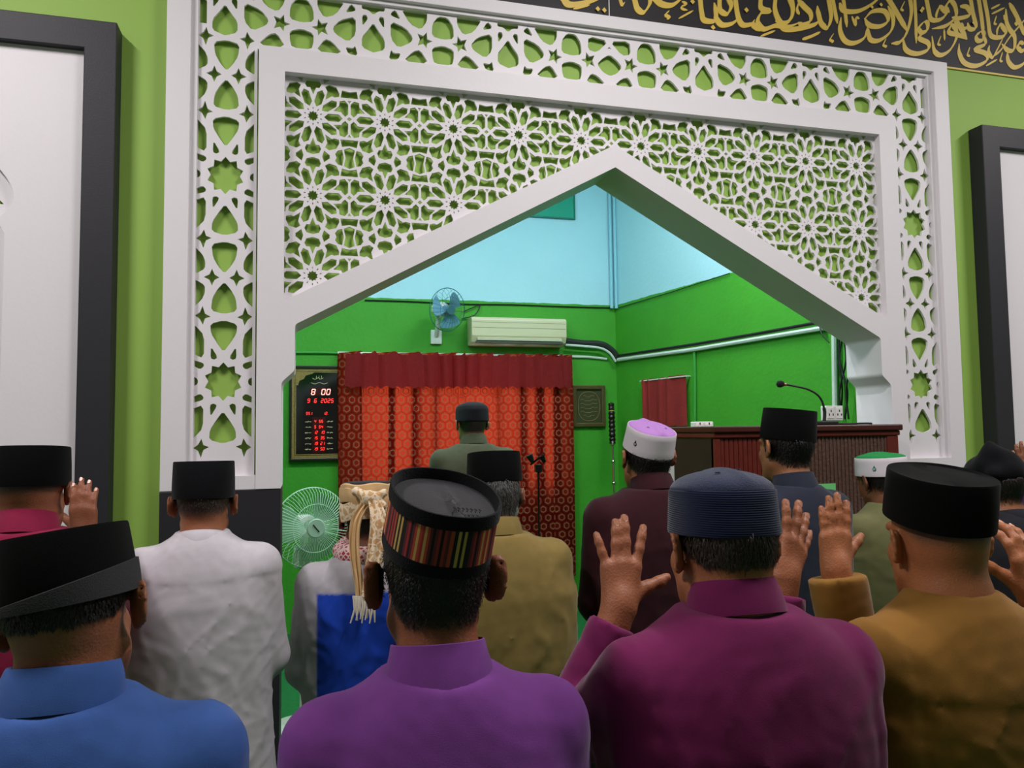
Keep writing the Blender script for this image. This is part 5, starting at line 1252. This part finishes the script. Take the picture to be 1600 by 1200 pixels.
def peak_hat(e, hl, R, H, p):
    s_ = Sdf(); F = hat_frame(R, H, p)
    s_.ell(F(0, 0, .03), (.088, .105, .065), R, .02); s_.cap(F(-.05, -.02, .06), F(-.045, -.03, .125), .035, .008, .03); s_.cap(F(.0, -.05, .07), F(-.04, -.04, .09), .03, .03, .03)
    s_.cap(F(-.07, -.06, .02), F(.07, -.07, -.005), .022, .026, .02); s_.cap(F(.07, -.07, -.005), F(.085, -.02, -.04), .026, .012, .02)
    V, Q = s_.mesh(.006); link('folded_headcloth', np_mesh(V, Q), M_velvet2, e, True)
M_scarf = None
def scarf_mat():
    m = mat('scarf_cream', (206, 172, 126), .85, bump=.15, bscale=300); nt = m.node_tree; N = nt.nodes; L = nt.links; b = N['Principled BSDF']
    tc = N.new('ShaderNodeTexCoord'); v = N.new('ShaderNodeTexVoronoi'); v.feature = 'DISTANCE_TO_EDGE'; v.inputs['Scale'].default_value = 48
    n = N.new('ShaderNodeTexNoise'); n.inputs['Scale'].default_value = 30; L.new(tc.outputs['Object'], n.inputs[0])
    mxv = N.new('ShaderNodeMix'); mxv.data_type = 'VECTOR'; mxv.inputs[0].default_value = .04; L.new(tc.outputs['Object'], mxv.inputs[4]); L.new(n.outputs[1], mxv.inputs[5]); L.new(mxv.outputs[1], v.inputs['Vector'])
    r_ = N.new('ShaderNodeMath'); r_.operation = 'LESS_THAN'; r_.inputs[1].default_value = .13; L.new(v.outputs[0], r_.inputs[0])
    mx = N.new('ShaderNodeMix'); mx.data_type = 'RGBA'; L.new(r_.outputs[0], mx.inputs[0]); mx.inputs[6].default_value = lin((196, 158, 110)); mx.inputs[7].default_value = lin((226, 208, 180)); L.new(mx.outputs[2], b.inputs['Base Color'])
    return m
def turban(e, hl, R, H, p):
    F = hat_frame(R, H, p); a, b = p['a'], p['b']; hh = p['h']
    ho = loft('cap', [hring(F, a*.9, b*.9, hh-.03), hring(F, a*.93, b*.93, hh-.004), hring(F, a*.9, b*.9, hh+.004), hring(F, a*.5, b*.5, hh+.007), hring(F, a*.02, b*.02, hh+.008)], mat('cap_grey', (48, 50, 56), .9, bump=.3, bscale=300), e, False, True)
    ms = scarf_mat(); mp = mat('scarf_plain', (204, 170, 122), .85, bump=.15, bscale=300)
    # three overlapping wraps, each slanted differently
    for i, (z0, z1, tl, q, mm) in enumerate(((-.012, .05, .016, 1.0, ms), (.028, .078, -.012, 1.015, mp), (.050, hh, .0, .985, mp))):
        rings = []
        for g, (rr, t) in enumerate(((.93, 0), (1.0, .04), (1.03, .3), (1.035, .6), (1.01, .92), (.95, 1.0))):
            rg_ = []
            for k in range(72):
                th = 2*math.pi*k/72; c, s = math.cos(th), math.sin(th); w = 1+.012*math.sin(7*th+i)+.01*math.sin(15*th+2*i+g)
                rg_.append(F(a*rr*q*w*math.copysign(abs(c)**.9, c), b*rr*q*w*math.copysign(abs(s)**.9, s), z0+(z1-z0)*t+tl*c+.003*math.sin(5*th+i)))
            rings.append(rg_)
        loft('wrap', rings, mm, ho, False, False)
    return ho
def tails(e, info, depth):
    H, root = info['H'], info['root']
    W_ = lambda px, py, d: dep(px, py, d)-root
    g = depth-.135
    ms = scarf_mat(); mp = mat('scarf_plain')
    k = Sdf(); k.ell(W_(578, 778, g), (.028, .022, .026), None, .01); k.cap(W_(556, 768, g+.01), W_(596, 790, g+.01), .016, .018, .012); k.cap(W_(600, 770, g+.015), W_(566, 792, g), .014, .014, .012)
    V, Q = k.mesh(.005); ko = link('knot', np_mesh(V, Q), ms, e, True)
    def tail(name, path, widths, m, dd=0.):
        P = spline([W_(x, y, g-dd+o) for x, y, o in path], 8); n = len(P); ww = np.interp(np.linspace(0, 1, n), np.linspace(0, 1, len(widths)), widths); rings = []
        for i in range(n):
            w = ww[i]; rings.append([P[i]+np.array([w*x*.5, -.006*math.cos(x*7+i*.12)*(1 if s > 0 else .0)+(.004 if s < 0 else -.002), 0]) for s, x in [(1, t) for t in np.linspace(-1, 1, 9)]+[(-1, t) for t in np.linspace(1, -1, 9)]])
        return loft(name, rings, m, ko), P
    t1, P1 = tail('scarf_tail', [(572, 785, 0), (556, 815, -.03), (554, 860, -.055), (560, 905, -.075), (562, 930, -.085)], [.03, .035, .032, .028, .026], mp, .006)
    t2, P2 = tail('scarf_tail', [(585, 782, 0), (592, 815, -.03), (588, 860, -.055), (580, 905, -.075), (576, 932, -.085)], [.04, .056, .058, .05, .045], ms, .012)
    rg_ = random.Random(2)
    mf = mat('fringe_cream', (222, 212, 192), .9, bump=.3, bscale=500)
    for j in range(13):
        x = 552+j*2.6; p0_ = W_(x, 931, g-.097); L_ = rg_.uniform(.06, .085)
        MB().tube([p0_, p0_+np.array([rg_.uniform(-.005, .005), -.004, -L_*.5]), p0_+np.array([rg_.uniform(-.01, .01), 0, -L_])], [.0035, .0042, .0022], 6).build('tassel', mf, t1 if j < 6 else t2, True)
def neck_scarf(e, info, px):
    m = mat('check_red', (170, 60, 70), .9); nt = m.node_tree; N = nt.nodes; L = nt.links; b = N['Principled BSDF']
    tc = N.new('ShaderNodeTexCoord'); mp = N.new('ShaderNodeMapping'); mp.inputs['Rotation'].default_value = (.5, .6, .7); L.new(tc.outputs['Object'], mp.inputs[0])
    c = N.new('ShaderNodeTexVoronoi'); c.feature = 'DISTANCE_TO_EDGE'; c.inputs['Scale'].default_value = 75; c.inputs['Randomness'].default_value = .35; L.new(mp.outputs[0], c.inputs['Vector'])
    r_ = N.new('ShaderNodeMath'); r_.operation = 'LESS_THAN'; r_.inputs[1].default_value = .16; L.new(c.outputs[0], r_.inputs[0])
    mx = N.new('ShaderNodeMix'); mx.data_type = 'RGBA'; L.new(r_.outputs[0], mx.inputs[0]); mx.inputs[6].default_value = lin((168, 52, 62)); mx.inputs[7].default_value = lin((214, 190, 188)); L.new(mx.outputs[2], b.inputs['Base Color'])
    s_ = Sdf(); zn, ty = info['zn'], info['ty']
    for k in range(10):
        t0_, t1_ = math.pi*2*k/10, math.pi*2*(k+1)/10; P = lambda t: np.array([.082*math.cos(t), ty+.012+.080*math.sin(t), zn+.012+.012*math.sin(t)])
        s_.cap(P(t0_), P(t1_), .030, .030, .02)
    V, Q = s_.mesh(.007); link('neck_scarf', np_mesh(V, Q), m, e, True)

c_ = cloth_mat
M_blueshirt = c_('shirt_blue', (58, 90, 154)); M_purple = c_('shirt_purple', (112, 57, 130)); M_plum = c_('shirt_plum', (102, 24, 72)); M_mustard = c_('shirt_mustard', (128, 90, 36))
M_crimson = c_('shirt_crimson', (132, 28, 62)); M_whites = c_('shirt_white', (192, 187, 193)); M_twotone = c_('shirt_grey_blue', (168, 164, 170), c2=(24, 62, 168)); M_khaki = c_('shirt_khaki', (130, 111, 62))
M_maroon = c_('shirt_maroon', (50, 18, 26)); M_navy = c_('shirt_navy', (40, 44, 58)); M_olive = c_('shirt_olive', (112, 112, 74)); M_blk = c_('shirt_black', (30, 30, 36)); M_imam = c_('shirt_moss', (76, 79, 60)); M_violet = c_('shirt_violet', (82, 40, 120))
M_songket = mat('songket_weave', (40, 38, 42), .7); nt = M_songket.node_tree; vv = nt.nodes.new('ShaderNodeTexVoronoi'); vv.inputs['Scale'].default_value = 38; tcx = nt.nodes.new('ShaderNodeTexCoord'); nt.links.new(tcx.outputs['Object'], vv.inputs['Vector'])
gg = nt.nodes.new('ShaderNodeMath'); gg.operation = 'SINE'; g2 = nt.nodes.new('ShaderNodeMath'); g2.operation = 'MULTIPLY'; g2.inputs[1].default_value = 26; nt.links.new(vv.outputs[0], g2.inputs[0]); nt.links.new(g2.outputs[0], gg.inputs[0])
gm_ = nt.nodes.new('ShaderNodeMix'); gm_.data_type = 'RGBA'; gm_.inputs[6].default_value = lin((24, 24, 28)); gm_.inputs[7].default_value = lin((150, 145, 140)); nt.links.new(gg.outputs[0], gm_.inputs[0]); nt.links.new(gm_.outputs[2], nt.nodes['Principled BSDF'].inputs['Base Color'])
def knit(name, col):
    m = mat(name, col, .9, spec=.15, sheen=.3); nt = m.node_tree; N = nt.nodes; L = nt.links
    tc = N.new('ShaderNodeTexCoord'); w = N.new('ShaderNodeTexWave'); w.bands_direction = 'Z'; w.inputs['Scale'].default_value = 90; w.inputs['Distortion'].default_value = .4; L.new(tc.outputs['Object'], w.inputs[0])
    bp = N.new('ShaderNodeBump'); bp.inputs['Strength'].default_value = .5; bp.inputs['Distance'].default_value = .003; L.new(w.outputs[1], bp.inputs['Height']); L.new(bp.outputs[0], N['Principled BSDF'].inputs['Normal'])
    return m
M_navyknit = knit('knit_navy', (21, 29, 56)); M_navytop = mat('felt_navy', (27, 36, 63), .9, bump=.3, bscale=500, sheen=.3)
M_capwhite = mat('cap_white', (214, 206, 214), .85, bump=.1, bscale=500); M_caplilac = mat('cap_lilac', (170, 122, 190), .85, bump=.1, bscale=500); M_capgreen = mat('cap_green', (20, 128, 62), .85, bump=.1, bscale=500)
sk = songkok
GREY = (88, 86, 84)
# ---- front row
person('man in blue shirt and black cap with turned grey band, facing the niche', (112, 962), 1.06, M_blueshirt, (138, 86, 58), (24, 20, 18), bow=.16, roll=-.11, hat=dict(fn=sk, z0=.024, a=.088, b=.104, h=.092, pitch=-.06, roll=-.04, fold=(.026, .016, .004), taper=.95), ndz=.098, collar='fold', h=.0045, hs=.008, hair_n=2600, hair_len=.009, hairline=.045, ear=1.4, bw=1.08, fold=.004, seed=1, seam=True)
person('man in purple shirt and striped woven cap with black top', (678, 908), 1.15, M_purple, (128, 74, 50), (16, 13, 12), bow=.05, roll=.0, hat=dict(fn=striped_hat, z0=.052, a=.080, b=.098, h=.090, pitch=-.35, roll=.13, y0=-.022), ndz=.118, collar='stand', h=.0045, hs=.008, hair_n=4000, hair_len=.005, ear=2.2, bw=1.0, fold=.003, seed=2)
person('man in plum shirt and navy knitted cap raising both hands', (1126, 858), 1.28, M_plum, (150, 92, 62), (46, 36, 30), bow=.10, yaw=.0, neck=1.1, hat=dict(fn=kopiah, z0=.030, a=.084, b=.102, h=.070, dome=.036, mb=M_navyknit, mt=M_navytop, eyelets=((-.03, -.045), (.035, .0)), pitch=-.05, taper=.95), ndz=.088, collar='fold', h=.004, hs=.008, hair_n=3000, hair_len=.012, hairline=.030, hunch=-.012, bw=1.13, seed=3, seam=True, fold=.006, cuff=None, sleeve_end=.02,
       hands=dict(L=dict(w=(968, 950, 1.42), tip=(972, 822, 1.47), n=(-.1, -1, .1), kw=dict(spread=(.20, -.04, -.02, -.34), curl=(.05, .06, .06, .06), thumb=(1.0, .1), thumb_c=.3), s=.98), R=dict(w=(1224, 905, 1.52), tip=(1254, 812, 1.57), n=(.30, -.92, .1), pole=(-.25, -.1, -1), kw=dict(spread=(.32, .08, -.10, -.26), curl=(.10, .08, .10, .14), thumb=(.8, .3)), s=.94)))
person('man in mustard shirt and tilted black velvet cap, hands raised', (1462, 850), 1.48, M_mustard, (158, 98, 62), (70, 56, 48), bow=.06, yaw=-.21, seam=True, hat=dict(fn=sk, z0=.046, a=.089, b=.106, h=.092, pitch=-.24, roll=.02, taper=.98, pin=(-.03, -.09, .085), wob=.002), ndz=.098, collar='none', h=.004, hs=.008, hair_n=0, hairline=.06, yoke=-.15, hunch=-.01, bw=1.10, seed=4, neck=1.15, flare=1.3, fold=.006, sleeve=1.06, sleeve_end=.0,
       hands=dict(L=dict(w=(1306, 892, 1.66), tip=(1304, 790, 1.70), n=(0, -1, .1), pole=(.3, .3, -.9), kw=dict(spread=(.06, .0, -.04, -.08), curl=(.03, .03, .03, .04), thumb=(.7, .1), thumb_c=.1), s=.96), R=dict(w=(1615, 935, 1.62), tip=(1600, 845, 1.64), n=(0, -1, .1), kw=dict(curl=(.4, .4, .4, .4)))))
# ---- second row
person('man in crimson shirt and flat black cap beside the framed board', (50, 772), 1.96, M_crimson, (140, 84, 58), (60, 48, 44), bow=.06, hat=dict(fn=sk, z0=.022, a=.088, b=.104, h=.098, taper=.955), ndz=.085, collar='stand', hair_n=0, hairline=.055, bw=1.02, seed=5, hs=.009,
       hands=dict(R=dict(w=(132, 838, 2.14), tip=(128, 752, 2.16), n=(-.2, -1, 0), pole=(.15, -.1, -1), kw=dict(spread=(.05, .01, -.02, -.06), curl=(.2, .2, .22, .24), thumb=(.8, .3)), s=.95), L=dict(w=(-62, 850, 2.15), tip=(-58, 760, 2.17), n=(0, -1, 0))))
person('man in long white collarless shirt and soft black cap by the plinth', (319, 790), 2.32, M_whites, (150, 94, 66), (52, 42, 38), bow=.04, hat=dict(fn=sk, z0=.026, a=.089, b=.104, h=.108, m=M_velvet2, wob=.002, taper=.97), ndz=.092, collar='band', hair_n=500, hair_len=.005, hairline=.03, ear=1.6, bw=1.03, yoke=-.115, hem=-.95, fold=.0045, seed=6, legs=(200, 196, 200), hs=.008)
def g_tint(L_, arms):
    sd = np.minimum(np.minimum(.168-np.abs(L_[:, 0]), -.105-L_[:, 2]), .02-L_[:, 1]); return np.clip(.5+sd/.006, 0, 1)
e_, inf = person('man in grey and blue shirt wearing a cream fringed turban scarf', (573, 812), 2.64, M_twotone, (112, 68, 48), (20, 16, 15), bow=.04, hat=dict(fn=turban, z0=.026, a=.090, b=.104, h=.100), ndz=.110, collar='none', tint=g_tint, hair_n=500, bw=1.08, hem=-.75, fold=.006, seed=7, hs=.008, sleeve=1.1)
tails(e_, inf, 2.64); neck_scarf(e_, inf, 0)
person('grey haired man in khaki shirt and patterned sarong', (772, 778), 2.42, M_khaki, (140, 88, 62), GREY, bow=.10, hat=dict(fn=sk, z0=.052, a=.086, b=.102, h=.090, taper=.95), ndz=.105, collar='fold', hair_n=5000, hair_len=.014, hairline=-.005, bw=1.1, hem=-.42, legs_m=M_songket, fold=.007, seed=8, slack=1.10)
person('man in dark maroon shirt and lilac topped white cap', (1010, 716), 2.62, M_maroon, (146, 92, 62), (14, 12, 12), bow=-.10, hat=dict(fn=kopiah, z0=.030, a=.082, b=.098, h=.078, dome=.016, ridge=.007, mb=M_capwhite, mt=M_caplilac, taper=.95, pitch=-.22, roll=.06, eyelets=((-.03, -.03), (.035, -.03)), emblem=(205, .035, .009, mat('emblem_black', (30, 26, 34), .6))), ndz=.100, collar='stand', hair_n=3500, hair_len=.008, bw=1.17, hem=-.8, seed=9, ear=1.5)
person('young man in navy shirt and tall black cap before the lectern', (1227, 702), 2.74, M_navy, (158, 104, 72), (12, 11, 11), bow=.02, yaw=.12, roll=.04, hat=dict(fn=sk, z0=.034, a=.086, b=.102, h=.108, pitch=-.08, roll=.05, taper=.95), ndz=.125, collar='stand', hair_n=4000, hair_len=.010, hairline=-.008, bw=.98, hem=-.75, seed=10, ear=1.4)
person('man in olive shirt and green topped white cap looking down', (1377, 752), 3.1, M_olive, (128, 80, 56), (36, 30, 28), bow=.22, yaw=.0, roll=-.05, hat=dict(fn=kopiah, z0=.026, a=.090, b=.106, h=.070, dome=.022, mb=M_capwhite, mt=M_capgreen, taper=.96, pitch=-.20, emblem=(208, .030, .010, mat('emblem_teal', (30, 108, 110), .6))), ndz=.100, collar='none', hair_n=1200, bw=1.08, hem=-.7, seed=11)
person('man in black shirt and peaked black headcloth', (1553, 762), 2.72, M_blk, (150, 98, 68), (16, 14, 14), bow=.08, hat=dict(fn=peak_hat, z0=.030), ndz=.095, collar='band', hair_n=900, bw=1.05, seed=12)
person('man in violet shirt raising a hand beside the black framed board', (1775, 760), 2.95, M_violet, (132, 82, 58), (20, 18, 18), bow=.05, hat=dict(fn=sk, z0=.03, h=.1), ndz=.1, collar='stand', hair_n=0, seed=13,
       hands=dict(L=dict(w=(1600, 758, 2.95), tip=(1594, 694, 2.97), n=(.1, -1, 0), kw=dict(spread=(.12, .02, -.08, -.2), curl=(.05, .05, .06, .08), thumb=(.8, .3)), s=.95), R=dict(w=(1890, 770, 2.9), tip=(1885, 700, 2.9), n=(0, -1, 0))))
person('prayer leader in moss green shirt and dark cap before the red curtain', (737, 664), 4.2, M_imam, (172, 124, 96), (30, 26, 26), bow=.04, yaw=.06, hat=dict(fn=kopiah, z0=.020, a=.090, b=.104, h=.070, dome=.040, mb=mat('cap_ink', (14, 15, 22), .95, sheen=.02), mt=mat('cap_ink'), ridge=.0), ndz=.105, collar='fold', hair_n=500, hair_len=.006, bw=1.14, hem=-.65, fold=.008, seed=14, h=.008, hs=.010, ear=1.4)
